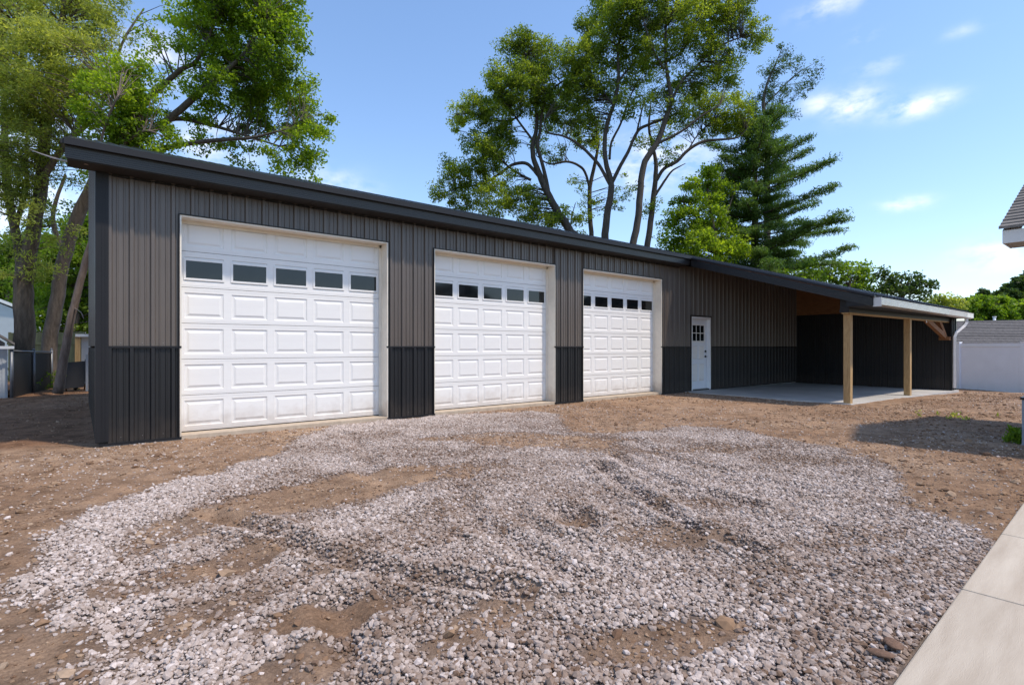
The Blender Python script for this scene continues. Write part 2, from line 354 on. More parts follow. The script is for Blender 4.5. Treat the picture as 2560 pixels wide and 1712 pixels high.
def scatter(name, pts, scl, tone, rocks, material):
    n = len(pts); me = bpy.data.meshes.new(name); me.vertices.add(n); me.vertices.foreach_set('co', pts.astype(np.float32).ravel())
    for nm, arr in (('size', scl), ('tone', tone)):
        a = me.attributes.new(nm, 'FLOAT', 'POINT'); a.data.foreach_set('value', arr.astype(np.float32))
    rot = me.attributes.new('rot', 'FLOAT_VECTOR', 'POINT'); rot.data.foreach_set('vector', (RNG.uniform(-1, 1, (n, 3)) * np.array([.5, .5, 3.14])).astype(np.float32).ravel())
    o = bpy.data.objects.new(name, me); COL.objects.link(o); me.materials.append(material)
    ng = bpy.data.node_groups.new(name + '_nodes', 'GeometryNodeTree')
    ng.interface.new_socket('Geometry', in_out='INPUT', socket_type='NodeSocketGeometry'); ng.interface.new_socket('Geometry', in_out='OUTPUT', socket_type='NodeSocketGeometry')
    gi = ng.nodes.new('NodeGroupInput'); go = ng.nodes.new('NodeGroupOutput')
    m2p = ng.nodes.new('GeometryNodeMeshToPoints'); iop = ng.nodes.new('GeometryNodeInstanceOnPoints')
    g2i = ng.nodes.new('GeometryNodeGeometryToInstance')
    for rm in rocks:
        # each rock is a mesh written into the tree through an object that is never linked to the scene
        ob = bpy.data.objects.new(name + '_piece', rm); oi = ng.nodes.new('GeometryNodeObjectInfo'); oi.inputs['Object'].default_value = ob
        ng.links.new(oi.outputs['Geometry'], g2i.inputs[0])
    def named(nm, ty):
        a = ng.nodes.new('GeometryNodeInputNamedAttribute'); a.data_type = ty; a.inputs['Name'].default_value = nm; return a.outputs['Attribute']
    ng.links.new(gi.outputs[0], m2p.inputs['Mesh']); ng.links.new(m2p.outputs[0], iop.inputs['Points'])
    ng.links.new(g2i.outputs[0], iop.inputs['Instance']); iop.inputs['Pick Instance'].default_value = True
    ng.links.new(named('size', 'FLOAT'), iop.inputs['Scale']); ng.links.new(named('rot', 'FLOAT_VECTOR'), iop.inputs['Rotation'])
    ng.links.new(iop.outputs[0], go.inputs[0])
    md = o.modifiers.new('scatter', 'NODES'); md.node_group = ng
    return o
stone = stone_mat('gravel_stone', (.16, .10, .065), (.345, .275, .232), (.60, .52, .475))
clod = stone_mat('dirt_clod', (.15, .085, .05), (.26, .165, .10), (.36, .26, .18), .95)
rocks = [rock_mesh('gravel_piece', i) for i in range(8)]
for r_ in rocks: r_.materials.append(stone)
clods = [rock_mesh('clod_piece', 50 + i, .5, .6) for i in range(6)]
for r_ in clods: r_.materials.append(clod)
def sample(n, x0, x1, y0, y1): return RNG.uniform(x0, x1, n), RNG.uniform(y0, y1, n)
x, y = sample(680000, -.9, 8.3, -7.84, -.02)
g = gmask(x, y); keep = RNG.uniform(0, 1, len(x)) < (g ** 1.3) * .99 + .012; x, y, g = x[keep], y[keep], g[keep]
sz = np.clip(RNG.lognormal(math.log(.0145), .44, len(x)), .006, .037)
lift = g * .015 * RNG.uniform(0, 1, len(x))
edge = smooth(.9, .1, sdist(x, y)) * smooth(2.2, .8, x) + smooth(-1.2, -.3, y)
mixd = fbm(x, y, 1.7, 4, 61)
tone = np.clip(RNG.normal(.58, .2, len(x)) + .14 * np.clip(edge, 0, 1) - .42 * smooth(.42, .62, mixd) * (1 - np.clip(edge, 0, 1)) * RNG.uniform(0, 1, len(x)) - .4 * (1 - g) * RNG.uniform(0, 1, len(x)), 0, 1)
zz = ghf(x, y) + sz * .10 + lift
tag(scatter('gravel', np.stack([x, y, zz], -1), sz, tone, rocks, stone), 'loose pale grey pinkish gravel spread over the brown dirt yard', 'gravel', kind='stuff')
x, y = sample(110000, -4.5, 21, -7.8, 0)
g = gmask(x, y); k = (g < .35) & (RNG.uniform(0, 1, len(x)) < .75 * smooth(.2, .65, fbm(x, y, 1.2, 3, 8))) & ~((x > 13) & (y > -4.7)); x, y = x[k], y[k]
sz = np.clip(RNG.lognormal(math.log(.013), .6, len(x)), .005, .09)
tag(scatter('dirt_clods', np.stack([x, y, ghf(x, y) + sz * .1], -1), sz, RNG.uniform(0, 1, len(x)), clods, clod), 'crumbs and clods of brown dirt on the bare ground', 'dirt clods', kind='stuff')
x, y = sample(16000, -5, 21, -7.8, -.05)
k = (gmask(x, y) < .3) & ~((x > 13) & (y > -4.7)) & (RNG.uniform(0, 1, len(x)) < .25 + .75 * smooth(.4, .7, fbm(x, y, .8, 3, 33))); x, y = x[k], y[k]
sz = np.clip(RNG.lognormal(math.log(.013), .4, len(x)), .006, .035)
tag(scatter('stray_pebbles', np.stack([x, y, ghf(x, y) + sz * .15], -1), sz, RNG.uniform(.5, 1, len(x)), rocks, stone), 'stray pale pebbles scattered on the bare dirt', 'pebbles', kind='stuff')
x, y = sample(5500, -14, .2, -.2, 14)
sz = np.clip(RNG.lognormal(math.log(.022), .45, len(x)), .008, .06)
tag(scatter('leaf_litter', np.stack([x, y, ghf(x, y) + .004], -1), sz, RNG.uniform(0, .8, len(x)), [c for c in clods], clod), 'wood chips and leaf litter on shaded ground beside the building', 'litter', kind='stuff')

# walkway of poured slabs
def slab_mesh(x0, x1, y0, y1, z0, z1): return MB().box(x0, x1, y0, y1, z0, z1)
M['walk'] = mat('walkway_concrete', (.36, .295, .225), .8, 0, 0, 2.6, .3, 120, (.35, 2.6, 1), col2=(.50, .435, .35), objvar=.06)
wroot = MB().box(-3.0, 5.84, -9.9, -7.94, -.3, -.03).build('walkway', M['conc_edge']); tag(wroot, kind='structure'); wroot.rotation_euler.z = .0235
xs = [-3.0, -1.65, -.40, .83, 2.05, 3.27, 4.49, 5.84]
for i in range(7):
    MB().box(xs[i] + .004, xs[i + 1] - .004, -9.9, -7.927, -.14, -.018).build('slab', M['walk'], wroot, bevel=.008)

# ------------------------------------------------------------------ the workshop
RIB = .2286; PH = .30
def profile(s0, s1):             # outline of ribbed sheet between two stations: (station, outward)
    pts = [(s0, 0.0)]
    k = math.floor((s0 - PH) / RIB) - 1
    while PH + k * RIB < s1 + .1:
        c = PH + k * RIB
        for (ds, h) in ((-.032, 0), (-.019, .030), (.019, .030), (.032, 0),
                        (.066, 0), (.072, .010), (.084, .010), (.090, 0), (.138, 0), (.144, .010), (.156, .010), (.162, 0)):
            if s0 + 1e-4 < c + ds < s1 - 1e-4: pts.append((c + ds, h))
        k += 1
    pts.append((s1, 0.0)); return pts
def sheet(name, mt, parent, s0, s1, low, top, place, thick=.0015):
    """ribbed sheet; place(s, h, o) -> world point; low/top are numbers or functions of the station"""
    pr = profile(s0, s1); n = len(pr)
    lo = low if callable(low) else (lambda s: low); hi = top if callable(top) else (lambda s: top)
    b = MB()
    b.v = [tuple(place(s, lo(s), o)) for s, o in pr] + [tuple(place(s, hi(s), o)) for s, o in pr]
    b.f = [(i, i + 1, n + i + 1, n + i) for i in range(n - 1)]
    o = b.build(name, mt, parent)
    md = o.modifiers.new('thickness', 'SOLIDIFY'); md.thickness = .002; md.offset = -1
    return o
def sheets(name, mt, parent, s0, s1, low, top, place):
    e = [s0]; k = math.ceil((s0 + .2 - PH + .04) / (4 * RIB))
    while PH - .04 + k * 4 * RIB < s1 - .12: e.append(PH - .04 + k * 4 * RIB); k += 1
    e.append(s1)
    for a, c in zip(e[:-1], e[1:]): sheet(name, mt, parent, a, c, low, top, place)

bld = thing('workshop_building', 'long charcoal metal workshop with three white garage doors and an open carport wing', 'workshop', (10, 4, 0))
def P(mb, name, mt, smooth=False, bevel=0): return rel(bld, mb.build(name, mt, None, smooth, bevel))
class BP:                        # sheets built in world space, then parented to the moved Empty
    pass
_sheets = sheets
def sheets(name, mt, s0, s1, low, top, place):
    before = set(bpy.data.objects)
    _sheets(name, mt, None, s0, s1, low, top, place)
    for o in set(bpy.data.objects) - before: rel(bld, o)
XL, XR, XC, DEP = .19, 20.62, 12.76, 6.5
PT = .313; ZE = 3.60             # roof pitch and height of roof sheet at y=-.42
def zroof(y): return ZE + PT * (y + .42)
front = lambda s, z, o: (s, -.02 - o, z)
OP = [(1.08, 4.11), (5.06, 8.09), (9.0, 12.0)]; ZT = 2.975; WD = (13.41, 14.42)
# upper sheets
solid = [(XL, 1.08), (4.11, 5.06), (8.09, 9.0), (12.0, WD[0]), (WD[1], 20.2)]
for a, b_ in solid:
    sheets('wall_panel', M['char'], a, b_, 1.212, 3.46, front)
    sheets('wainscot_panel', M['black'], a, b_, -.02 if a < 12 else -.035, 1.185, front)
for a, b_ in OP: sheets('wall_panel', M['char'], a, b_, ZT + .03, 3.46, front)
sheets('wall_panel', M['char'], WD[0], WD[1], 2.10, 3.46, front)
# left end wall, back wall, right end wall
endL = lambda s, z, o: (XL - o, s, z); back = lambda s, z, o: (s, DEP + o, z); endR = lambda s, z, o: (XR + o, s, z)
sheets('wall_panel', M['char'], .0, DEP, 1.212, lambda s: zroof(s) - .12, endL)
sheets('wainscot_panel', M['black'], .0, DEP, -.02, 1.185, endL)
sheets('wall_panel', M['char'], XL, XR, -.02, zroof(DEP) - .12, back)
sheets('wall_panel', M['black'], -4.44, DEP, -.2, lambda s: zroof(s) - .12, endR)
# trims
tr = M['trim']
for a, b_ in solid:
    P(MB().box(a, b_, -.052, -.018, 1.185, 1.212), 'wainscot_trim', tr)
    if a < 12: P(MB().box(a, b_, -.05, -.016, -.052, -.02), 'base_trim', tr)
P(MB().prism([(XL - .035, -.06, 0), (XL + .10, -.06, 0), (XL + .10, -.045, 0), (XL - .018, -.045, 0), (XL - .018, .10, 0), (XL - .035, .10, 0)],
             [(XL - .035, -.06, 3.42), (XL + .10, -.06, 3.42), (XL + .10, -.045, 3.42), (XL - .018, -.045, 3.42), (XL - .018, .10, 3.42), (XL - .035, .10, 3.42)]), 'corner_trim', tr)
for dx in (.028, .062): P(MB().box(XL + dx, XL + dx + .006, -.064, -.06, 0, 3.42), 'corner_bead', tr)
P(MB().box(12.0 + .0, WD[0], -.05, -.016, -.07, -.035), 'base_trim', tr)
P(MB().box(WD[1], 20.19, -.05, -.016, -.06, -.035), 'base_trim', tr)
# inner wall shell so no light leaks
P(MB().box(XL, 1.05, .0, .1, -.05, 3.42), 'wall_core', M['inside'])
for a, b_ in solid[1:]: P(MB().box(a + .03, b_ - .03, .0, .1, -.05, 3.42), 'wall_core', M['inside'])
for a, b_ in OP + [(WD[0], WD[1])]: P(MB().box(a - .031, b_ + .031, .002, .098, (ZT if a != WD[0] else 2.07) + .03, 3.418), 'wall_core', M['inside'])
# footing
f_ = MB().box(XL + .03, 20.5, .0, DEP - .05, -.4, -.005); P(f_, 'footing', M['conc_edge'])
P(MB().box(XL + .05, 1.08, -.035, -.0, -.2, -.055), 'footing', M['conc_edge'])

# screws on the front sheets
sc = MB()
for a, b_ in solid:
    k = math.floor((a - PH) / RIB)
    while PH + k * RIB < b_:
        for dx in (.115,):
            s = PH + k * RIB + dx
            if a + .03 < s < b_ - .03 and s < 13:
                for z in (1.25, .04):
                    sc.tube([(s, -.02, z), (s, -.027, z)], .0042, 6)
        k += 1
o = P(sc, 'screw', M['screw']); o['kind'] = 'stuff'

# garage doors
def dpt(x, z, o, x0, yd): return (x0 + x, yd - o, z)
def section_mesh(wd, h, window):
    """one door section: flat skin with five recessed fields, in local x 0..wd, z 0..h, facing -y"""
    b = MB(); n = 5; pit = wd / n; mw = .052; mh = .075
    xs_ = [0]; 
    for i in range(n): xs_ += [i * pit + mw, (i + 1) * pit - mw]
    xs_.append(wd); e = .004
    zs_ = [e, mh, h - mh, h - e]
    def pt(x, y, z): return (x, y, z)
    for i in range(len(xs_) - 1):
        for j in range(3):
            if j == 1 and i % 2 == 1:
                x0, x1, z0, z1 = xs_[i], xs_[i + 1], zs_[1], zs_[2]; c = .012; dpt_ = .011
                o_ = [(x0, 0, z0), (x1, 0, z0), (x1, 0, z1), (x0, 0, z1)]
                i_ = [(x0 + c, dpt_, z0 + c), (x1 - c, dpt_, z0 + c), (x1 - c, dpt_, z1 - c), (x0 + c, dpt_, z1 - c)]
                for q in range(4): b.poly([o_[q], o_[(q + 1) % 4], i_[(q + 1) % 4], i_[q]])
                b.poly(i_)
            else: b.poly([(xs_[i], 0, zs_[j]), (xs_[i + 1], 0, zs_[j]), (xs_[i + 1], 0, zs_[j + 1]), (xs_[i], 0, zs_[j + 1])])
    # tongue lip along top and bottom
    b.poly([(0, 0, h - e), (wd, 0, h - e), (wd, .02, h - e + .002), (0, .02, h - e + .002)])
    b.poly([(0, .02, 0), (wd, .02, 0), (wd, 0, e), (0, 0, e)])
    for zz_ in (.030, h - .030): b.box(0.001, wd - .001, -.0018, 0.001, zz_ - .002, zz_ + .002)
    me = bpy.data.meshes.new('door_section'); me.from_pydata(b.v, [], b.f); me.update(); return me, pit, mw, mh
def frustum(w_, h_, d, c, y0=0):
    b = MB(); o_ = [(0, y0, 0), (w_, y0, 0), (w_, y0, h_), (0, y0, h_)]; i_ = [(c, y0 - d, c), (w_ - c, y0 - d, c), (w_ - c, y0 - d, h_ - c), (c, y0 - d, h_ - c)]
    for q in range(4): b.poly([o_[q], o_[(q + 1) % 4], i_[(q + 1) % 4], i_[q]])
    b.poly(i_); b.poly(o_[::-1])
    me = bpy.data.meshes.new('raised_panel'); me.from_pydata(b.v, [], b.f); me.update(); return me
def frame_mesh(w_, h_, t_, d):
    b = MB(); b.box(0, w_, -d, .0, 0, t_); b.box(0, w_, -d, .0, h_ - t_, h_); b.box(0, t_, -d, .0, t_, h_ - t_); b.box(w_ - t_, w_, -d, .0, t_, h_ - t_)
    me = bpy.data.meshes.new('window_frame'); me.from_pydata(b.v, [], b.f); me.update(); return me
DW, SH, YD = 3.0, .508, .215
sec, pit, mw, mh = section_mesh(DW, SH, False); sec.materials.append(M['door'])
rp = frustum(pit - 2 * mw - .07, SH - 2 * mh - .07, .010, .026); rp.materials.append(M['door'])
wf = frame_mesh(pit - 2 * .042, .30, .028, .012); wf.materials.append(M['door'])
pane = bpy.data.meshes.new('window_pane'); pb = MB().box(0, pit - 2 * .07, 0, .006, 0, .244); pane.from_pydata(pb.v, [], pb.f); pane.materials.append(M['glass'])
def put(name, me, par, x_, y_, z_):
    o = bpy.data.objects.new(name, me); COL.objects.link(o); o.parent = par; o.location = (x_, y_, z_); return o
for (a, b_) in OP:
    x0 = a + (b_ - a - DW) / 2
    gd = MB().box(0, DW, .022, .045, .012, 6 * SH).box(0, DW, .005, .03, 0.0, .012).build('garage_door', M['trim'])
    gd.parent = bld; gd.location = (x0 - 10, YD - 4, 0.0)
    for r_ in range(6):
        put('door_section', sec, gd, 0, 0, .010 + r_ * SH)
        for c_ in range(5):
            if r_ != 4: put('raised_panel', rp, gd, c_ * pit + mw + .035, .0105, .010 + r_ * SH + mh + .035)
            else:
                put('window_frame', wf, gd, c_ * pit + .042, .002, .010 + r_ * SH + .104)
                put('window_pane', pane, gd, c_ * pit + .07, -.004, .010 + r_ * SH + .132)
    # frame lining, stops and outer black trim
    P(MB().box(a - .02, a, -.046, YD + .05, -.03, ZT), 'jamb', M['cream'])
    P(MB().box(b_, b_ + .02, -.046, YD + .05, -.03, ZT), 'jamb', M['cream'])
    P(MB().box(a - .02, b_ + .02, -.046, YD + .05, ZT, ZT + .02), 'head_jamb', M['cream'])
    P(MB().box(b_ - .035, b_, YD - .030, YD - .006, .0, ZT), 'door_stop', M['cream'])
    P(MB().box(a, b_, YD - .030, YD - .006, ZT - .045, ZT), 'door_stop', M['cream'])
    P(MB().box(a + .0, a + .012, YD - .030, YD - .006, 0, ZT - .045), 'door_stop', M['cream'])
    P(MB().box(a - .035, a - .021, -.058, -.018, -.05, ZT + .03), 'opening_trim', M['hard'] if False else tr)
    P(MB().box(b_ + .021, b_ + .035, -.058, -.018, -.05, ZT + .03), 'opening_trim', tr)
    P(MB().box(a - .035, b_ + .035, -.060, -.018, ZT + .021, ZT + .036), 'opening_trim', tr)
    P(MB().box(a, b_, -.045, YD + .1, -.3, -.002), 'door_apron', M['apron'], bevel=.006)

# walk door
a, b_ = WD
wdr = MB(); W_ = b_ - a - .10; H_ = 1.98
P(MB().box(a, a + .05, -.05, .10, -.04, 2.06), 'door_frame', M['white'])
P(MB().box(b_ - .05, b_, -.05, .10, -.04, 2.06), 'door_frame', M['white'])
P(MB().box(a + .05, b_ - .05, -.05, .10, 2.01, 2.06), 'door_frame', M['white'])
P(MB().box(a + .05, b_ - .05, -.03, .10, -.05, -.02), 'threshold', tr)
P(MB().box(a - .02, a, -.054, -.015, -.04, 2.09), 'opening_trim', tr); P(MB().box(b_, b_ + .02, -.054, -.015, -.04, 2.09), 'opening_trim', tr)
P(MB().box(a - .02, b_ + .02, -.056, -.015, 2.062, 2.10), 'opening_trim', tr)
x0 = a + .053; ydr = .06
ed = MB().box(0, W_ - .006, 0, .044, 0, 2.02).build('entry_door', mat('white_entry_door', (.72, .75, .80), .4, 0, .02, 3)); ed.parent = bld; ed.location = (x0 - 10, ydr - 4, -.012)
wl, wr, wz0, wz1 = .14, W_ - .146, 1.38, 1.84
def sub(mb, name, mt, par, bevel=0): return mb.build(name, mt, par, False, bevel)
fr_ = MB(); fr_.box(wl - .03, wr + .03, -.012, 0, wz0 - .03, wz0).box(wl - .03, wr + .03, -.012, 0, wz1, wz1 + .03).box(wl - .03, wl, -.012, 0, wz0, wz1).box(wr, wr + .03, -.012, 0, wz0, wz1)
for i in (1, 2): xx = wl + (wr - wl) * i / 3; fr_.box(xx - .011, xx + .011, -.012, 0, wz0, wz1)
zc = (wz0 + wz1) / 2; fr_.box(wl, wr, -.0125, -.0005, zc - .011, zc + .011)
sub(fr_, 'window_frame', M['door'], ed)
for i in range(3):
    for j in range(2):
        xx = wl + (wr - wl) * i / 3; zq = wz0 + (wz1 - wz0) * j / 2
        sub(MB().box(xx + .008, xx + (wr - wl) / 3 - .008, -.004, 0.001, zq + .008, zq + (wz1 - wz0) / 2 - .008), 'window_pane', M['glass'], ed)
for (pz, ph) in ((.22, .5), (.86, .38)):
    for pxx in (.15, W_ / 2 + .04):
        q = frustum(W_ / 2 - .19, ph, .011, .022, 0); q.materials.append(M['door']); put('raised_panel', q, ed, pxx, .0, pz)
hx = W_ - .08
hd = MB().tube([(hx, 0, .93), (hx, -.012, .93)], .034, 16).tube([(hx, -.01, .93), (hx, -.055, .93)], .011, 8).beam((hx + .01, -.055, .93), (hx - .11, -.055, .93), .016, .016)
sub(hd, 'door_handle', M['hard'], ed)
sub(MB().tube([(hx, 0, 1.08), (hx, -.022, 1.08)], .033, 16), 'deadbolt', M['hard'], ed)

# fascia, soffits, roof
def fluted(x0, x1, y, z0, z1, n=6, d=.004):     # outline in z of a fluted board, extruded in x
    pr = []; st = (z1 - z0) / n
    for i in range(n): zz_ = z0 + i * st; pr += [(zz_, 0), (zz_ + st * .62, 0.0 + d * .3), (zz_ + st * .70, d), (zz_ + st * .92, d)]
    pr.append((z1, 0))
    a_ = [(x0, y - o, z) for z, o in pr] + [(x0, y + .02, z1), (x0, y + .02, z0)]
    return MB().prism(a_, [(x1, p_[1], p_[2]) for p_ in a_])
FX = [XL - .32, 2.9, 6.0, 9.1, XC + .02]
for i in range(4): P(fluted(FX[i] + (.0 if i == 0 else .001), FX[i + 1], -.40, 3.41, 3.565, 6), 'fascia_board', M['fascia'])
P(MB().box(XL - .33, XC + .01, -.47, -.395, 3.572, 3.63).box(XL - .33, XC + .01, -.47, -.462, 3.55, 3.572), 'drip_edge', tr)
P(MB().box(XL - .30, XC, -.385, -.02, 3.40, 3.412), 'soffit', M['inside'])
for k in range(26): P(MB().box(XL + .05 + k * .5, XL + .058 + k * .5, -.38, -.03, 3.396, 3.40), 'soffit_rib', M['inside'])
P(MB().box(XL, 12.8, -.05, -.02, 3.37, 3.385), 'soffit_trim', tr)
# left rake overhang: fascia along the slope and its soffit
def rake(x0, x1, ya, yb, zt, h, mt, name='rake_board'):
    fa = lambda y: zroof(y) - zt
    return P(MB().prism([(x0, ya, fa(ya) - h), (x1, ya, fa(ya) - h), (x1, ya, fa(ya)), (x0, ya, fa(ya))], [(x0, yb, fa(yb) - h), (x1, yb, fa(yb) - h), (x1, yb, fa(yb)), (x0, yb, fa(yb))]), name, mt)
rake(XL - .32, XL - .30, -.376, DEP + .4, .03, .16, M['fascia'])
rake(XL - .30, XL - .02, -.376, DEP + .4, .18, .012, M['inside'], 'soffit')
def roofplace(s, y, o): return (s, y, zroof(y) + o)
ZLOW = -4.70
sheets('roof_panel', M['roof'], XL - .35, XC - .02, -.45, DEP + .45, roofplace)
sheets('roof_panel', M['roof'], XC - .02, 21.17, ZLOW, DEP + .45, roofplace)
def deck(x0, x1, ya, yb):        # timber sheathing below the metal
    P(MB().prism([(x0, ya, zroof(ya) - .004), (x1, ya, zroof(ya) - .004), (x1, ya, zroof(ya) - .03), (x0, ya, zroof(ya) - .03)], [(x0, yb, zroof(yb) - .004), (x1, yb, zroof(yb) - .004), (x1, yb, zroof(yb) - .03), (x0, yb, zroof(yb) - .03)]), 'roof_deck', M['inside'])
deck(XL - .3, XC, -.39, DEP + .4); deck(XC + .001, 21.1, ZLOW + .06, DEP + .4)
P(MB().box(XL - .32, 21.12, DEP + .405, DEP + .43, zroof(DEP + .4) - .2, zroof(DEP + .4) - .01), 'fascia_board', M['fascia'])
# roof edge trim and screws along the left verge
rake(XL - .36, XL - .325, -.45, DEP + .44, -.005, .04, tr, 'verge_trim')

# carport: fluted rake board facing left
def rake_fluted(x, ya, yb, h, n=6, d=.005):
    pr = [(0, 0)]; st = h / n
    for i in range(n): pr += [(-i * st - st * .1, d), (-i * st - st * .35, d), (-i * st - st * .45, 0), (-(i + 1) * st, 0)]
    a_ = [(x - o, ya, zroof(ya) - .045 + dz) for dz, o in pr] + [(x + .02, ya, zroof(ya) - .045 - h), (x + .02, ya, zroof(ya) - .045)]
    dz_ = zroof(yb) - zroof(ya); dy = yb - ya
    return MB().prism(a_, [(p_[0], p_[1] + dy, p_[2] + dz_) for p_ in a_])
P(rake_fluted(XC, -.44, -4.66, .185), 'rake_board', M['fascia'])
P(MB().prism([(XC - .03, -.40, zroof(-.40) + .004), (XC + .10, -.40, zroof(-.40) + .004), (XC + .10, -.40, zroof(-.4) - .035), (XC - .03, -.40, zroof(-.40) - .035)],
             [(XC - .03, -4.70, zroof(-4.70) + .004), (XC + .10, -4.70, zroof(-4.70) + .004), (XC + .10, -4.70, zroof(-4.7) - .035), (XC - .03, -4.70, zroof(-4.70) - .035)]), 'verge_trim', tr)
rake(21.10, 21.12, -4.66, DEP + .4, .03, .2, M['fascia'])
# gutter: K-shaped trough with ribbed face, two lengths
def gutter(x0, x1, mt, ribs=True):
    zb, zt_ = 2.045, 2.215; yf = -4.80
    pr = [(-4.66, zt_), (-4.66, zb), (-4.72, zb), (yf + .02, zb + .02)]
    for i in range(6): z0 = zb + .025 + i * .022; pr += [(yf + .012, z0), (yf, z0 + .006), (yf, z0 + .014), (yf + .012, z0 + .02)] if ribs else [(yf, z0)]
    pr += [(yf - .004, zt_ - .012), (yf - .004, zt_), (yf + .012, zt_), (-4.68, zt_ - .02)]
    return MB().prism([(x0, y_, z_) for y_, z_ in pr], [(x1, y_, z_) for y_, z_ in pr])
P(gutter(XC + .04, 18.3, M['gutter']), 'gutter', M['gutter']); P(gutter(18.302, 20.35, M['gutter2']), 'gutter', M['gutter2']); P(gutter(20.352, 21.15, M['gutter2'], False), 'gutter_end', M['gutter2'])
P(MB().box(XC + .035, XC + .04, -4.81, -4.655, 2.035, 2.225), 'gutter_cap', M['gutter2'])
# underside between header and gutter, header box, wood lower edge
def hy(x): return -4.13 - (x - 13.2) * (4.42 - 4.13) / 7.2        # front line of the posts
xh0, xh1 = 13.02, 20.25
b = MB().prism([(xh0, hy(xh0) + .16, 1.955), (xh0, hy(xh0) - .02, 1.955), (xh0, hy(xh0) - .02, 2.10), (xh0, hy(xh0) - .02, zroof(hy(xh0)) - .05), (xh0, hy(xh0) + .16, zroof(hy(xh0) + .16) - .05)],
               [(xh1, hy(xh1) + .16, 1.955), (xh1, hy(xh1) - .02, 1.955), (xh1, hy(xh1) - .02, 2.10), (xh1, hy(xh1) - .02, zroof(hy(xh1)) - .05), (xh1, hy(xh1) + .16, zroof(hy(xh1) + .16) - .05)])
P(b, 'header_beam', tr)
P(MB().prism([(xh0 + .03, hy(xh0) + .14, 1.925), (xh0 + .03, hy(xh0) + .0, 1.925), (xh0 + .03, hy(xh0) + .0, 1.955), (xh0 + .03, hy(xh0) + .14, 1.955)],
             [(xh1, hy(xh1) + .14, 1.925), (xh1, hy(xh1) + .0, 1.925), (xh1, hy(xh1) + .0, 1.955), (xh1, hy(xh1) + .14, 1.955)]), 'header_plank', M['timber'])
for zz_ in (2.02, 2.075): P(MB().prism([(xh0 - .004, hy(xh0) - .026, zz_), (xh0 - .004, hy(xh0) - .02, zz_), (xh0 - .004, hy(xh0) - .02, zz_ + .012), (xh0 - .004, hy(xh0) - .026, zz_ + .012)],
             [(xh1, hy(xh1) - .026, zz_), (xh1, hy(xh1) - .02, zz_), (xh1, hy(xh1) - .02, zz_ + .012), (xh1, hy(xh1) - .026, zz_ + .012)]), 'header_bead', tr)
P(MB().box(xh0 - .006, xh0, hy(xh0) - .02, hy(xh0) + .17, 1.955, 2.03), 'header_cap', tr)
P(MB().box(XC + .01, 21.1, -4.655, -4.17, 2.065, 2.075), 'soffit', tr)
P(MB().box(XC + .01, 21.1, -4.665, -4.645, 2.06, zroof(-4.66) - .03), 'fascia_board', tr)
P(MB().prism([(XC + .012, -4.64, 2.075), (XC + .012, -4.17, 2.075), (XC + .012, -4.17, zroof(-4.17) - .22), (XC + .012, -4.64, zroof(-4.64) - .2)], [(XC + .03, -4.64, 2.075), (XC + .03, -4.17, 2.075), (XC + .03, -4.17, zroof(-4.17) - .22), (XC + .03, -4.64, zroof(-4.64) - .2)]), 'return_panel', tr)
# posts
for xp in (13.14, 16.86):
    yq = hy(xp) + .002
    P(MB().box(xp, xp + .14, yq, yq + .14, -.10, 1.924), 'post', M['timber'], bevel=.006)
# knee braces at the far end
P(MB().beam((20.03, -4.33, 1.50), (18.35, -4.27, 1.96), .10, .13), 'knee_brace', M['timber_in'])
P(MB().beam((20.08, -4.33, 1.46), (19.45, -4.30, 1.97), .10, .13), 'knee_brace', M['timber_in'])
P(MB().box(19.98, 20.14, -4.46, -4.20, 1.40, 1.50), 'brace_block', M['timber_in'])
# hook under the header
P(MB().tube([(18.0, -4.36, 1.93), (18.0, -4.36, 1.89), (18.02, -4.36, 1.87), (18.04, -4.36, 1.89)], .012, 6), 'hook', M['white'])
# far wall of the carport
farw = lambda s, z, o: (20.2 - o, s, z)
sheets('wall_panel', M['black'], -4.42, -.06, -.2, 2.33, farw)
for k in range(4):
    ya = -4.40 + k * 1.1; yb = min(ya + 1.098, -.05)
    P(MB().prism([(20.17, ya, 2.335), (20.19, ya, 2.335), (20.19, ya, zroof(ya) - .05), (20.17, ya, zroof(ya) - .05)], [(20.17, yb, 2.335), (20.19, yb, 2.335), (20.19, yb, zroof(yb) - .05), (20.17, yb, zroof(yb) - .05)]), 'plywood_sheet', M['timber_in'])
P(MB().box(20.21, 20.60, -4.43, -.0, -.3, 2.1), 'wall_core', M['inside'])
segp = lambda s, z, o: (s, -4.45 - o, z)
sheets('wall_panel', M['black'], 20.17, XR + .0, -.12, 2.06, segp)
P(MB().box(XR - .01, XR + .035, -4.49, -4.40, -.12, 2.06), 'corner_trim', mat('blue_grey_trim', (.05, .08, .09), .4))
P(MB().box(20.16, 20.19, -4.48, -4.42, -.12, 2.05), 'corner_trim', tr)
# downspout
P(MB().tube([(20.55, -4.74, 2.05), (20.55, -4.74, 1.93), (20.48, -4.70, 1.82), (20.22, -4.56, 1.62), (20.17, -4.53, 1.50), (20.17, -4.53, .3), (20.17, -4.53, -.02)], .052, 4), 'downspout', M['gutter2'])
# rafters and purlins of the carport
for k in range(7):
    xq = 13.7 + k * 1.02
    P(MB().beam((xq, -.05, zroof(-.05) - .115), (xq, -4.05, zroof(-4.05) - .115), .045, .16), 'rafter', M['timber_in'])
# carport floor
pad = MB().prism([(13.08, .0, -.45), (20.66, .0, -.45), (20.66, -4.55, -.45), (13.08, -4.16, -.45)], [(13.08, .0, -.045), (20.66, .0, -.10), (20.66, -4.55, -.105), (13.08, -4.16, -.045)]).build('carport_floor', M['conc'], None, False, .01)
tag(pad, kind='structure')
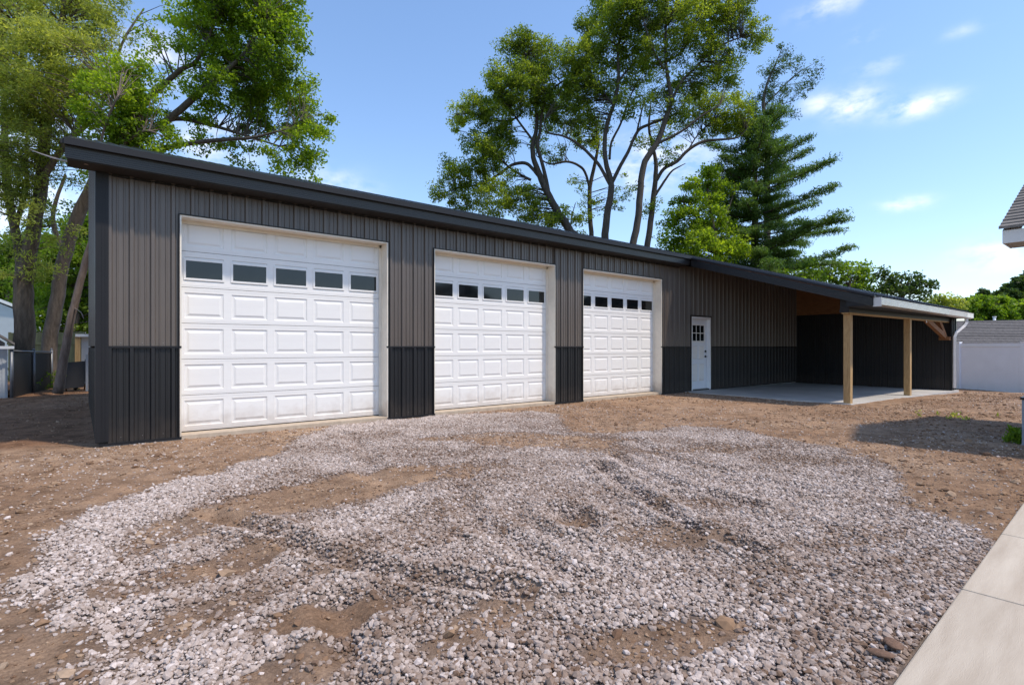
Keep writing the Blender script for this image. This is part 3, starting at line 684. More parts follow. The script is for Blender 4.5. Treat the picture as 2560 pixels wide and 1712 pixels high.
# cable
cb = thing('overhead_cable', 'thin grey cable running from the left eave corner into the big tree', 'cable', tuple(at(250, 416, 6.66)))
pts = [at(300, 424, 6.85), at(250, 416, 6.62), at(215, 410, 6.4), at(164, 403, 6.6), at(130, 394, 7.4), at(100, 384, 10), at(70, 372, 15.0)]
rel(cb, MB().tube(pts, .011, 6).build('cable', mat('grey_cable', (.25, .2, .18), .6), None, True))

# ------------------------------------------------------------------ vegetation
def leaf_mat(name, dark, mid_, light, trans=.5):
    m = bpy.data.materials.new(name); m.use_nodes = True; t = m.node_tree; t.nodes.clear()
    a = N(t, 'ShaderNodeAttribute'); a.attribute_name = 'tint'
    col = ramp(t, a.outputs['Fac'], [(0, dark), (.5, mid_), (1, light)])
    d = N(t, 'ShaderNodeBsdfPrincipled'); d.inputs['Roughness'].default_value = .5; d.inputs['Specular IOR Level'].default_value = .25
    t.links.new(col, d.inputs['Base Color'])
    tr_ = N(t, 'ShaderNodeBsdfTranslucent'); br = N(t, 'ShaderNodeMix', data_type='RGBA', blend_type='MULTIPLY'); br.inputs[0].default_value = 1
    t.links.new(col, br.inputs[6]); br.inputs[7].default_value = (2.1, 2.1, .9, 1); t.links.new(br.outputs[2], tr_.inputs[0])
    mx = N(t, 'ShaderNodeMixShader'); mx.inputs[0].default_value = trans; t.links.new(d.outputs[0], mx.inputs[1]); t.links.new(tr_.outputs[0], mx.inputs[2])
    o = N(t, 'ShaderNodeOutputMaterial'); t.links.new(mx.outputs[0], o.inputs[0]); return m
L = {
 'locust': leaf_mat('locust_leaves', (.060, .098, .014), (.135, .19, .022), (.25, .30, .035), .55),
 'left': leaf_mat('maple_leaves', (.07, .12, .013), (.15, .23, .018), (.25, .33, .03), .58),
 'feather': leaf_mat('feathery_leaves', (.13, .165, .04), (.23, .27, .065), (.34, .36, .10), .55),
 'pine': leaf_mat('pine_needles', (.036, .070, .018), (.066, .125, .028), (.12, .19, .04), .4),
 'bright': leaf_mat('bright_leaves', (.06, .11, .012), (.12, .20, .018), (.19, .27, .03), .5),
 'dark': leaf_mat('far_leaves', (.028, .055, .018), (.05, .09, .025), (.09, .14, .03), .4),
}
BARK = mat('grey_brown_bark', (.055, .043, .034), .9, 0, 0, 5, .9, 22, (3, 3, .6), col2=(.14, .115, .095))
BARKD = mat('dark_bark', (.035, .028, .022), .9, 0, 0, 5, .8, 22, (3, 3, .6), col2=(.085, .070, .056))

def leaves(name, centres, radii, per, size, aspect, material, parent, squash=.7, droop=0, tintbase=None):
    """many small leaf faces round the given clump centres -> one crown mesh"""
    C = np.repeat(np.array(centres, float), per, 0); RR = np.repeat(np.array(radii, float), per)
    n = len(C); d = RNG.normal(0, 1, (n, 3)); d /= np.linalg.norm(d, axis=1)[:, None]
    rad = RNG.uniform(0, 1, n) ** .5; off = d * (rad * RR)[:, None]; off[:, 2] *= squash
    c = C + off
    u = RNG.normal(0, 1, (n, 3)); u[:, 2] -= droop; u /= np.linalg.norm(u, axis=1)[:, None]
    w_ = RNG.normal(0, 1, (n, 3)); w_[:, 2] += .5; v = np.cross(u, w_); v /= np.linalg.norm(v, axis=1)[:, None] + 1e-9
    s = size * RNG.uniform(.6, 1.35, n)
    a = (u * s[:, None]) * .5; b = (v * s[:, None]) * .5 * aspect
    co = np.stack([c - a, c + b - a * .1, c + a, c - b - a * .1], 1).reshape(-1, 3)
    q = np.arange(n * 4).reshape(n, 4)
    me = raw_mesh(bpy.data.meshes.new(name), co, q)
    tb = np.repeat(RNG.normal(.5, .2, len(centres)) if tintbase is None else tintbase, per)
    tint = np.clip(tb + RNG.normal(0, .16, n), 0, 1)
    at_ = me.attributes.new('tint', 'FLOAT', 'POINT'); at_.data.foreach_set('value', np.repeat(tint, 4).astype(np.float32))
    return link(name, me, material, parent)

def smooth_path(pts, k=4):       # catmull-rom
    P_ = [pts[0]] + pts + [pts[-1]]; out = []
    for i in range(1, len(P_) - 2):
        for j in range(k):
            t_ = j / k; a, b_, c, d = P_[i - 1], P_[i], P_[i + 1], P_[i + 2]
            out.append(.5 * ((2 * b_) + (c - a) * t_ + (2 * a - 5 * b_ + 4 * c - d) * t_ ** 2 + (3 * b_ - a - 3 * c + d) * t_ ** 3))
    out.append(pts[-1]); return out

def tree(name, label, cat, z, limbs, blobs, leafm, bark=BARK, leaf=.11, aspect=.55, per=60, dens=1.0, clump=.38, spread=1.0, group=None, ground=True, droop=0, wob=.6, seed=1, tfac=1.0):
    """limbs: list of [(px,py,radius_m),...]; blobs: (px,py,radius_px,density); z distance of the trunk along the view"""
    rr = random.Random(seed); mb = MB(); nodes = []
    base = None
    for li, lb in enumerate(limbs):
        dz = 0 if lb[0][2] >= 0 else 0
        drift = rr.uniform(-1, 1) * wob * 2
        pts = []; rad = []
        L_ = len(lb)
        for i, (px, py, r_) in enumerate(lb):
            zz_ = z + (drift * i / max(1, L_ - 1) if li else 0) + (lb[0][3] if len(lb[0]) > 3 else 0)
            pts.append((px, py, zz_)); rad.append(r_)
        w3 = [at(px, py, zz_) for px, py, zz_ in pts] if False else None
        w3 = []
        for i, q in enumerate(lb):
            zz_ = z + (drift * i / max(1, L_ - 1) if li else 0)
            w3.append(at(q[0], q[1], zz_))
        if li == 0 and ground:
            g0 = float(ghf(np.array([w3[0].x]), np.array([w3[0].y]))[0]) - .15
            b0 = Vector((w3[0].x, w3[0].y, g0)); base = b0
            if w3[0].z > g0 + .3: w3 = [b0] + w3; rad = [rad[0] * 1.3] + rad
        if base is None: base = Vector((w3[0].x, w3[0].y, -.1))
        sp = smooth_path(w3, 4); rs = np.interp(np.linspace(0, 1, len(sp)), np.linspace(0, 1, len(rad)), rad)
        sp = [q + Vector((rr.uniform(-1, 1), rr.uniform(-1, 1), 0)) * float(r0) * .09 for q, r0 in zip(sp, rs)]
        mb.tube(sp, [float(x_) for x_ in rs], 9 if max(rs) > .1 else 6)
        nodes += [(q, float(r0)) for q, r0 in zip(sp, rs)][2 if li == 0 else 1:]
    root = thing(name, label, cat, tuple(base), group)
    NP = np.array([q[:] for q, _ in nodes]) if nodes else np.zeros((0, 3))
    cs = []; rd = []; tn = []
    for bl in blobs:
        px, py, rp_, dn = (list(bl) + [1])[:4]; rw = rp_ / FPX * z
        n = max(2, int(dens * dn * 21 * (rw / clump / 2.2) ** 2.2))
        bt = rr.gauss(.5, .13)
        cz = z + rr.uniform(-1, 1) * spread * min(rw, 2.5)
        cc = at(px, py, cz)
        for k in range(n):
            while True:
                d = Vector((rr.uniform(-1, 1), rr.uniform(-1, 1), rr.uniform(-1, 1)))
                if .1 < d.length < 1: break
            d = d * (d.length ** -.25)
            c = cc + d * rw
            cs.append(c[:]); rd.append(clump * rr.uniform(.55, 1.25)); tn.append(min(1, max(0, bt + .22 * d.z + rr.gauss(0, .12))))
    # twigs from each clump back to the closest limb
    if len(NP):
        for c in cs:
            dd_ = np.linalg.norm(NP - np.array(c), axis=1) + np.maximum(0, NP[:, 2] - c[2]) * .9
            i = int(dd_.argmin())
            if dd_[i] > 1.9: continue
            a = nodes[i][0]; b_ = Vector(c); md = a.lerp(b_, .55) + Vector((rr.uniform(-.15, .15), rr.uniform(-.15, .15), .12 * (b_ - a).length))
            r0 = min(nodes[i][1] * .5, .009 + .007 * (b_ - a).length)
            mb.tube([a, md, b_], [r0, r0 * .6, .006], 4, False)
    trk = rel(root, mb.build('trunk', bark, None, True))
    n = len(cs); per_ = per
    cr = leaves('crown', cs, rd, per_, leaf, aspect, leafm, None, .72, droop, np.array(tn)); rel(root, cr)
    return root

k_ = 2560 / 2345
def D(pts, s=k_): return [tuple([p_[0] * s, p_[1] * s] + [r_ * .8 for r_ in p_[2:]]) for p_ in pts]
def Zc(pts): return [tuple([1050 + p_[0] / 2.132, p_[1] / 2.132] + [r_ * .78 for r_ in p_[2:]]) for p_ in pts]
def Zr(pts): return [tuple([2000 + p_[0] / 3.92, 650 + p_[1] / 3.92] + list(p_[2:])) for p_ in pts]
def B(bl, f, s): return [(q[0], q[1], b_[2] * s, (b_[3] if len(b_) > 3 else 1)) for q, b_ in zip(f([(b_[0], b_[1]) for b_ in bl]), bl)]

# --- left group
tree('feathery_tree', 'tall tree with thick dark trunk and feathery yellow green leaves at the left edge', 'tree', 15.0,
     [D([(54, 870, .34), (55, 760, .30), (54, 650, .28), (60, 610, .27)]),
      D([(52, 640, .20), (42, 560, .15), (24, 480, .13), (12, 380, .12), (10, 250, .09), (5, 120, .06), (0, 0, .04)]),
      D([(62, 620, .24), (76, 520, .21), (92, 440, .20), (100, 340, .18), (112, 220, .16), (130, 110, .12), (150, 0, .08), (160, -80, .05)]),
      D([(92, 425, .13), (115, 380, .11), (160, 320, .09), (215, 270, .06), (250, 200, .04)]),
      D([(100, 300, .08), (60, 180, .07), (45, 60, .05), (40, -60, .03)]),
      D([(35, 520, .10), (60, 430, .07), (60, 330, .05), (75, 230, .03)])],
     B([(20, 40, 80, .8), (90, 30, 90, .8), (170, 40, 80, .7), (240, 60, 60, .5), (30, 140, 70), (110, 140, 90), (180, 130, 70), (230, 110, 50, .5), (20, 230, 60), (90, 240, 80), (160, 220, 70), (40, 320, 60), (110, 320, 70, .9), (60, 410, 60, .7),
        (150, 380, 50, .5), (20, 420, 40, .6), (60, 500, 45, .6), (110, 480, 40, .35), (150, 520, 30, .4), (90, 600, 45, .6), (40, 620, 40, .5), (120, 570, 30, .5), (-40, 100, 90), (-40, 250, 90), (-40, 400, 80), (60, -60, 100), (180, -60, 100), (20, 560, 30, .5), (250, 10, 40, .3)], D, k_),
     L['feather'], mat('brown_bark', (.06, .044, .030), .9, 0, 0, 5, .9, 22, (3, 3, .6), col2=(.15, .115, .08)), leaf=0.101, aspect=.28, per=93, dens=1.9, clump=0.361, spread=1.0, droop=.4, seed=3)
tree('leaning_tree', 'leafy tree with mossy leaning trunk behind the fence, crown spreading over the roof', 'tree', 17.0,
     [D([(112, 800, .26), (128, 700, .24), (145, 600, .23), (175, 500, .23), (215, 420, .22), (270, 330, .20), (306, 285, .18)]),
      D([(306, 280, .15), (334, 232, .12), (380, 190, .10), (415, 160, .09), (450, 140, .07), (480, 80, .05), (500, 20, .03)]),
      D([(270, 330, .17), (344, 300, .14), (400, 262, .13), (457, 213, .12), (499, 178, .09), (560, 120, .06), (600, 40, .04)]),
      D([(344, 300, .10), (400, 272, .09), (480, 286, .07), (560, 310, .05), (640, 335, .03)]),
      D([(215, 420, .12), (300, 365, .11), (415, 332, .09), (527, 319, .07), (576, 316, .05), (640, 300, .03)]),
      D([(130, 700, .12), (150, 600, .10), (120, 500, .08), (150, 400, .05)]),
      D([(300, 290, .10), (260, 200, .08), (280, 100, .05), (330, 20, .03)]),
      D([(575, 316, .03), (640, 300, .025), (700, 270, .02)])],
     B([(560, 60, 110), (630, 110, 75), (480, 90, 75), (430, 40, 60, .7), (345, 60, 40, .35), (600, 200, 75), (520, 190, 75), (670, 200, 50), (640, 260, 65), (715, 270, 45), (710, 320, 40), (570, 260, 55), (655, 345, 45, .8), (700, 350, 40, .7),
        (450, 240, 45, .45), (480, 300, 45, .4), (640, 395, 35, .6), (700, 400, 25, .5), (560, 350, 45, .5), (480, 340, 35, .3), (600, 0, 80), (650, 40, 45), (520, -60, 90), (620, -70, 80), (400, 180, 40, .4), (360, 110, 40, .25), (420, 260, 35, .3)], D, k_),
     L['left'], leaf=0.101, aspect=.55, per=87, dens=1.25, clump=0.344, seed=5)
tree('slender_tree', 'slim pinkish grey trunk leaning right against the workshop corner, dense green crown', 'tree', 13.6,
     [D([(132, 900, .15), (150, 800, .115), (165, 720, .11), (185, 640, .10), (208, 560, .10), (235, 480, .09), (262, 400, .08), (290, 320, .06)]),
      D([(235, 480, .05), (225, 380, .045), (240, 290, .03), (270, 220, .02)]),
      D([(285, 330, .05), (330, 300, .035), (370, 310, .02)]), D([(170, 705, .02), (185, 715, .015), (192, 730, .01)])],
     B([(250, 240, 65), (320, 200, 55), (280, 300, 55), (340, 300, 50), (230, 320, 50, .8), (300, 340, 45), (380, 330, 35, .6), (270, 180, 50, .8), (330, 250, 45), (205, 270, 40, .6), (230, 380, 40, .4)], D, k_),
     L['left'], mat('smooth_grey_bark', (.11, .08, .065), .9, 0, 0, 6, .6, 25, (3, 3, .7), col2=(.20, .155, .13)), leaf=0.086, per=100, dens=1.4, clump=0.310, seed=9)
tree('bright_maple', 'bright green low maple behind the wooden fence, left of the workshop', 'tree', 21.0,
     [D([(170, 760, .2), (175, 700, .17), (180, 620, .14), (185, 540, .10)]), D([(178, 640, .1), (130, 600, .07), (100, 560, .04)]), D([(180, 620, .1), (215, 580, .07), (240, 530, .04)])],
     B([(190, 540, 45), (150, 600, 55), (100, 660, 55), (200, 620, 50), (170, 690, 50), (110, 730, 40), (200, 720, 45), (240, 600, 50), (230, 520, 40), (200, 760, 30), (150, 740, 40), (240, 700, 50), (110, 560, 40, .6)], D, k_),
     L['bright'], leaf=0.117, aspect=.7, per=75, dens=1.7, clump=0.387, seed=11)
tree('rounded_tree', 'rounded green tree above the white gable at the left edge', 'tree', 34.0,
     [D([(20, 760, .25), (20, 680, .2), (22, 600, .12)])],
     B([(20, 640, 45), (50, 690, 40), (-20, 680, 50), (20, 600, 40), (60, 640, 35), (80, 700, 35), (-60, 640, 60), (20, 560, 35, .6)], D, k_),
     L['bright'], leaf=0.156, aspect=.7, per=68, dens=2.2, clump=0.516, seed=13)
tree('backdrop_tree', 'dark green tree deep in the back behind the leaning trunks', 'tree', 40.0,
     [D([(150, 800, .3), (150, 700, .25), (155, 600, .2), (150, 520, .12)])],
     B([(150, 520, 60, .5), (90, 600, 60, .6), (200, 580, 60, .6), (130, 660, 60), (60, 560, 50, .4), (220, 680, 60), (40, 700, 50), (240, 500, 50, .5), (330, 480, 60, .6), (280, 580, 70), (100, 740, 50), (180, 760, 40)], D, k_),
     L['dark'], leaf=0.187, aspect=.7, per=62, dens=1.6, clump=0.602, seed=15)

# --- centre group behind the roof
G2 = 'tall bare stemmed locust trees behind the roof'
tree('locust_tree', 'leftmost of the five tall locust trees behind the roof, trunk curving left', 'tree', 24.0,
     [Zc([(830, 1330, .27), (805, 1240, .25), (740, 1140, .23), (700, 1070, .21), (650, 960, .19), (610, 860, .15), (600, 780, .13), (620, 690, .12), (620, 600, .10), (600, 470, .07), (570, 330, .05), (540, 200, .03)]),
      Zc([(640, 950, .12), (600, 900, .11), (560, 870, .10), (490, 880, .09), (420, 930, .08), (330, 980, .06), (220, 1000, .04), (120, 1030, .025)]),
      Zc([(690, 1040, .12), (665, 930, .12), (645, 850, .11), (625, 770, .11), (640, 700, .09), (650, 600, .08), (690, 490, .06), (800, 410, .04)]),
      Zc([(590, 960, .09), (500, 910, .06), (400, 830, .045), (300, 760, .03)]), Zc([(610, 760, .08), (520, 640, .06), (440, 520, .045), (400, 420, .03)]),
      Zc([(560, 590, .03), (490, 640, .06), (380, 640, .05), (280, 610, .03), (200, 610, .02)])],
     B([(590, 330, 110), (540, 210, 50), (560, 170, 30), (690, 300, 70, .8), (470, 250, 50, .7), (560, 470, 110), (440, 440, 75), (400, 370, 40, .6), (300, 580, 70), (220, 610, 55), (210, 680, 40, .7), (400, 640, 80), (350, 820, 90), (200, 920, 65), (110, 1020, 45), (240, 1060, 75),
        (400, 1060, 90), (560, 1090, 90), (690, 1180, 60), (420, 770, 85), (280, 740, 50, .6), (150, 860, 35, .6), (650, 560, 80), (310, 960, 60, .6), (480, 960, 50, .5), (680, 430, 60), (440, 560, 60)], Zc, 1.17 / 2.132),
     L['locust'], BARKD, leaf=0.100, aspect=.5, per=65, dens=2.43, clump=0.34, group=G2, seed=21)
tree('locust_tree', 'thinnest locust behind the roof, small crown between larger neighbours', 'tree', 26.0,
     [Zc([(915, 1350, .17), (915, 1270, .15), (905, 1120, .14), (905, 1000, .13), (930, 880, .11), (950, 760, .08), (930, 650, .05), (900, 560, .03)]),
      Zc([(905, 1010, .09), (880, 920, .09), (840, 880, .08), (780, 862, .07), (690, 875, .05), (620, 830, .03)]), Zc([(800, 1230, .06), (810, 1150, .04), (830, 1080, .02)])],
     B([(880, 700, 80), (700, 640, 85, .8), (780, 560, 90), (960, 780, 50, .5), (720, 820, 60, .5), (640, 790, 50, .5), (870, 1080, 50, .35), (830, 980, 50, .35), (980, 1090, 45, .3), (850, 1200, 50, .6), (760, 1130, 50, .5), (1090, 1000, 60, .4), (1070, 1100, 45, .35), (900, 1160, 40, .5)], Zc, 1.17 / 2.132),
     L['locust'], BARKD, leaf=0.108, aspect=.5, per=60, dens=1.63, clump=0.34, group=G2, seed=22)
tree('locust_tree', 'middle locust behind the roof, smooth straight trunk forking into a tall crown', 'tree', 23.0,
     [Zc([(985, 1370, .23), (985, 1280, .21), (1000, 1130, .19), (1020, 990, .17), (990, 860, .13), (985, 740, .12), (1005, 640, .11), (1040, 530, .10), (1058, 420, .09), (1055, 280, .07), (1080, 150, .05), (1090, 30, .03), (1100, -80, .02)]),
      Zc([(1015, 990, .11), (960, 890, .10), (900, 820, .09), (830, 760, .08), (760, 725, .06), (680, 705, .05), (660, 640, .03)]),
      Zc([(1025, 970, .12), (1070, 880, .11), (1110, 810, .10), (1160, 700, .09), (1220, 665, .08), (1300, 635, .06), (1380, 600, .04)]),
      Zc([(1010, 850, .08), (1020, 760, .07), (1070, 660, .06), (1110, 540, .05), (1160, 430, .03)]), Zc([(1030, 560, .08), (980, 500, .06), (930, 430, .05), (890, 330, .03)]), Zc([(1060, 430, .06), (1130, 350, .05), (1230, 290, .04)]),
      Zc([(1150, 730, .06), (1175, 620, .05), (1200, 520, .03)])],
     B([(960, 130, 95), (880, 130, 45, .8), (850, 290, 75), (800, 350, 60), (1080, 80, 90), (1150, 10, 90), (1010, 300, 90), (900, 420, 85), (1000, 480, 75, .8), (820, 500, 75), (1140, 200, 90), (1150, 400, 75), (960, 640, 60, .6), (860, 620, 75, .8), (1120, 560, 70, .7), (1000, -60, 90), (1120, -80, 90), (930, 240, 70), (1180, 300, 60)], Zc, 1.17 / 2.132),
     L['locust'], BARKD, leaf=0.100, aspect=.5, per=65, dens=2.05, clump=0.34, group=G2, seed=23)
tree('locust_tree', 'locust behind the roof whose thick trunk bends right beneath a very wide crown', 'tree', 22.0,
     [Zc([(1120, 1400, .21), (1135, 1300, .19), (1165, 1150, .18), (1175, 1000, .17), (1200, 860, .16), (1265, 760, .15), (1310, 630, .13), (1340, 530, .12), (1325, 440, .10), (1310, 330, .08), (1310, 180, .06), (1320, 40, .04), (1340, -80, .02)]),
      Zc([(1340, 540, .09), (1390, 440, .08), (1460, 370, .07), (1540, 290, .06), (1620, 235, .045), (1710, 200, .03)]),
      Zc([(1255, 770, .08), (1330, 735, .07), (1410, 690, .06), (1500, 620, .05), (1600, 560, .03)]), Zc([(1300, 370, .06), (1240, 260, .05), (1200, 140, .03)]),
      Zc([(1320, 330, .05), (1400, 270, .045), (1440, 180, .035), (1480, 80, .02)])],
     B([(1230, 60, 90), (1330, 100, 90), (1440, 90, 85), (1260, 260, 85), (1390, 240, 80), (1560, 110, 90), (1690, 100, 75), (1790, 170, 60), (1820, 230, 40, .6), (1740, 260, 50, .7), (1590, 320, 80), (1480, 420, 90), (1650, 400, 75), (1290, 440, 80, .7), (1380, 560, 80, .7), (1250, 560, 60, .5), (1620, 20, 80), (1300, -50, 90), (1450, -60, 90), (1600, -80, 80), (1530, 230, 70), (1730, 20, 50, .8)], Zc, 1.17 / 2.132),
     L['locust'], BARKD, leaf=0.093, aspect=.5, per=65, dens=2.05, clump=0.34, group=G2, seed=24)
tree('locust_tree', 'rightmost locust behind the roof with long branches reaching right over the pine', 'tree', 24.5,
     [Zc([(1200, 1420, .20), (1210, 1320, .18), (1230, 1180, .17), (1250, 1000, .15), (1258, 880, .12), (1240, 780, .09), (1220, 680, .07), (1230, 560, .04)]),
      Zc([(1262, 960, .12), (1300, 900, .11), (1370, 860, .11), (1430, 800, .10), (1510, 755, .09), (1600, 745, .07), (1690, 735, .04), (1740, 690, .025)]),
      Zc([(1255, 1040, .09), (1300, 970, .08), (1340, 915, .06), (1380, 890, .04), (1415, 872, .02)]),
      Zc([(1430, 800, .05), (1480, 720, .04), (1560, 640, .03)])],
     B([(1500, 560, 80), (1620, 590, 85), (1690, 680, 60), (1720, 620, 50, .8), (1560, 690, 60, .8), (1420, 640, 60, .5), (1340, 800, 55, .35), (1290, 870, 50, .3), (1210, 1130, 40, .4), (1280, 1090, 35, .35), (1700, 530, 50, .7), (1330, 680, 60, .4), (1210, 760, 60, .35)], Zc, 1.17 / 2.132),
     L['locust'], BARKD, leaf=0.100, aspect=.5, per=65, dens=1.97, clump=0.34, group=G2, seed=25)
tree('airy_tree', 'sparse dark leaved treetop rising above the right side of the pine', 'tree', 31.0,
     [Zc([(1850, 1500, .25), (1850, 1000, .22), (1850, 700, .18), (1830, 560, .13), (1850, 450, .08), (1900, 330, .04), (1930, 260, .02)]),
      Zc([(1840, 560, .06), (1920, 480, .05), (2000, 400, .03), (2100, 340, .015)]), Zc([(1835, 600, .05), (1920, 560, .03), (1980, 540, .015)])],
     B([(1940, 270, 40, .6), (1920, 350, 60, .5), (2000, 330, 50, .5), (2050, 420, 60, .45), (2110, 350, 30, .35), (1900, 450, 70, .6), (1830, 400, 40, .6), (1980, 480, 60, .4), (1830, 540, 60, .8), (1920, 570, 50, .5), (1960, 620, 35, .5), (2070, 480, 40, .4)], Zc, 1 / 2.132),
     L['dark'], BARKD, leaf=0.133, aspect=.35, per=52, dens=1.93, clump=0.387, seed=27)
tree('understory_tree', 'bushy mid green tree left of the pine with its crown down to the roofline', 'tree', 25.0,
     [Zc([(1580, 1460, .2), (1575, 1300, .16), (1560, 1200, .12), (1540, 1050, .08), (1520, 960, .04)]), Zc([(1570, 1260, .08), (1480, 1150, .06), (1400, 1080, .03)]), Zc([(1570, 1240, .08), (1640, 1120, .06), (1680, 1000, .03)])],
     B([(1450, 1020, 65), (1520, 960, 60), (1560, 900, 45), (1380, 1080, 45, .8), (1330, 1160, 50), (1420, 1180, 80), (1540, 1120, 90), (1600, 1250, 90), (1480, 1300, 80), (1360, 1270, 60), (1290, 1250, 40, .7), (1320, 1340, 60), (1620, 1010, 60), (1680, 1330, 70), (1580, 1370, 70), (1270, 1330, 35, .6), (1420, 1370, 60)], Zc, 1 / 2.132),
     L['left'], BARKD, leaf=0.117, aspect=.6, per=72, dens=2.10, clump=0.387, seed=29)

# --- pine: straight trunk, whorls of spreading limbs with needle tufts
def pine():
    z = 27.0; top = at(1050 + 1790 / 2.132, 600 / 2.132, z); bot = at(1050 + 1778 / 2.132, 1440 / 2.132, z); bot.z = -.5
    root = thing('pine_tree', 'tall dark green pine with layered drooping limbs right of the locusts', 'tree', (bot.x, bot.y, -.2))
    mb = MB(); H = top.z - bot.z; rr = random.Random(5)
    mb.tube([bot, bot.lerp(top, .5), top], [.26, .18, .03], 9)
    cs = []; rd = []; tn = []
    z0 = 3.2; zz_ = z0; wi = 0
    while zz_ < H - .2:
        f = (zz_ - z0) / (H - z0)
        R_ = (3.7 * (1 - f) ** .6 + .45) * rr.uniform(.8, 1.18) * (1.0 if wi % 2 else .86)
        nb = 7 if f < .7 else 5
        for k in range(nb):
            a = 2 * math.pi * (k + rr.uniform(-.3, .3)) / nb + wi * .9; ln = R_ * rr.uniform(.4, 1.3)
            d = Vector((math.cos(a), math.sin(a), 0)); s = bot + Vector((0, 0, zz_ + rr.uniform(-.2, .2))) + (top - bot) * 0
            s.x = bot.x + (top.x - bot.x) * f; s.y = bot.y + (top.y - bot.y) * f
            rise = rr.uniform(-.15, .45) if f < .6 else rr.uniform(.3, .6)
            p1 = s + d * ln * .5 + Vector((0, 0, ln * rise * .35 - .05)); p2 = s + d * ln + Vector((0, 0, ln * rise * .75))
            mb.tube([s, p1, p2], [.055 * (1 - f * .6), .035, .012], 5, False)
            m_ = int(ln * 7.5) + 3
            for j in range(m_):
                t_ = .28 + .74 * (j + rr.random()) / m_; t_ = min(t_, 1.02)
                c = s.lerp(p1, t_ * 2) if t_ < .5 else p1.lerp(p2, (t_ - .5) * 2)
                side = d.cross(Vector((0, 0, 1))) * rr.uniform(-1, 1) * ln * .22 * (1.15 - t_)
                c = c + side + Vector((0, 0, rr.uniform(-.02, .16)))
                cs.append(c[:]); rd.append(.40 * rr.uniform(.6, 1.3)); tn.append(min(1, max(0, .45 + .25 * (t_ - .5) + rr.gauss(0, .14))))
        zz_ += .62 * (1 - .35 * f); wi += 1
    rel(root, mb.build('trunk', BARKD, None, True))
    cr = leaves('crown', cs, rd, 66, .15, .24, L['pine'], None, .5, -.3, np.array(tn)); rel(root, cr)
pine()

# --- right group
def lowtree(label, z, base, bl, lm, seed, leaf=.16, dens=1.7, per=50, nm='leafy_tree'):
    tree(nm, label, 'tree', z, [Zr([(base[0], base[1], .16), (base[0] + 5, base[1] - 130, .12), (base[0], base[1] - 230, .06)])], B(bl, Zr, 1 / 3.92), lm, BARKD, leaf=leaf, aspect=.6, per=per, dens=dens, clump=.42, seed=seed)
lowtree('small light green tree showing its top over the carport roof beside the pine', 24, (80, 400), [(40, 120, 70, .7), (130, 70, 60, .5), (100, 190, 80, .9), (200, 150, 60, .6), (-50, 150, 70, .6), (-130, 130, 60, .6), (30, 230, 80), (220, 230, 60)], L['bright'], 31)
lowtree('broad bright green tree whose top fills the space above the carport rake', 26, (480, 480), [(340, 60, 60, .8), (420, 130, 90), (560, 110, 100), (650, 170, 80), (520, 230, 110), (330, 200, 80, .8), (690, 280, 80), (600, 310, 80), (400, 260, 80), (460, 60, 50, .6), (300, 110, 50, .6)], L['bright'], 32)
lowtree('dark green spiky topped tree over the carport gutter', 25, (1000, 560), [(760, 120, 50, .8), (830, 130, 50, .8), (930, 170, 50, .7), (1000, 150, 28, .6), (850, 230, 80), (960, 260, 80), (1060, 230, 60, .8), (1130, 220, 40, .8), (1140, 150, 16, .6), (1180, 270, 55, .8), (1250, 250, 26, .6), (1290, 230, 20, .5), (1100, 330, 80), (980, 340, 90), (1220, 350, 60), (780, 300, 70), (1160, 390, 60)], L['dark'], 33, leaf=.15)
lowtree('pale olive tree behind the far end of the carport roof', 38, (1400, 640), [(1330, 390, 50), (1440, 400, 60), (1540, 400, 50, .8), (1380, 450, 70), (1490, 460, 70), (1590, 420, 40, .7), (1280, 420, 50), (1560, 480, 60)], L['feather'], 34, leaf=.2)
lowtree('bright yellow green rounded tree above the grey shingled roof', 42, (1800, 620), [(1680, 440, 70), (1780, 430, 80), (1880, 430, 80), (1980, 440, 80), (1620, 500, 70), (1740, 510, 90), (1880, 520, 90), (2000, 520, 90), (1700, 560, 60)], L['bright'], 35, leaf=.24, dens=2.6)
lowtree('yellow green tree at the right edge above the shingled roof', 44, (2180, 620), [(2090, 480, 70), (2180, 480, 80), (2280, 480, 90), (2120, 540, 80), (2240, 550, 80), (2400, 480, 110)], L['bright'], 36, leaf=.24, dens=2.6)
lowtree('dark evergreen tops in the distance beyond the yellow green tree', 62, (1800, 640), [(1780, 330, 40), (1790, 380, 50), (1720, 390, 40), (1850, 370, 45), (1660, 400, 30), (1910, 370, 40), (1760, 420, 60)], L['dark'], 37, leaf=.3, dens=3)
lowtree('tall dark green tree at the right edge beneath the house eave', 55, (2150, 640), [(2000, 300, 40), (2070, 290, 60), (2150, 280, 80), (2140, 210, 50), (2060, 360, 70), (2180, 370, 90), (1960, 340, 40), (2260, 260, 100), (2350, 200, 130), (2300, 380, 100), (2450, 330, 140)], L['dark'], 38, leaf=.28, dens=2.6)

# ------------------------------------------------------------------ left background
GZ = lambda x_, y_: float(ghf(np.array([x_]), np.array([y_]))[0])
M['siding'] = mat('pale_lap_siding', (.34, .37, .40), .6, 0, .06, 3)
M['siding2'] = mat('white_lap_siding', (.52, .56, .60), .6, 0, .04, 3)
M['shingle'] = mat('weathered_shingle', (.13, .12, .115), .95, 0, .25, 9, .6, 90, objvar=.16)
M['oldwood'] = mat('weathered_green_boards', (.085, .085, .035), .85, 0, 0, 4, .4, 40, (5, 5, .6), col2=(.19, .17, .075), objvar=.18)
M['link'] = mat('black_fence_fabric', (.018, .018, .02), .6, 0, .3, 30)
M['pipe'] = mat('dull_steel_pipe', (.16, .17, .19), .45, .5)
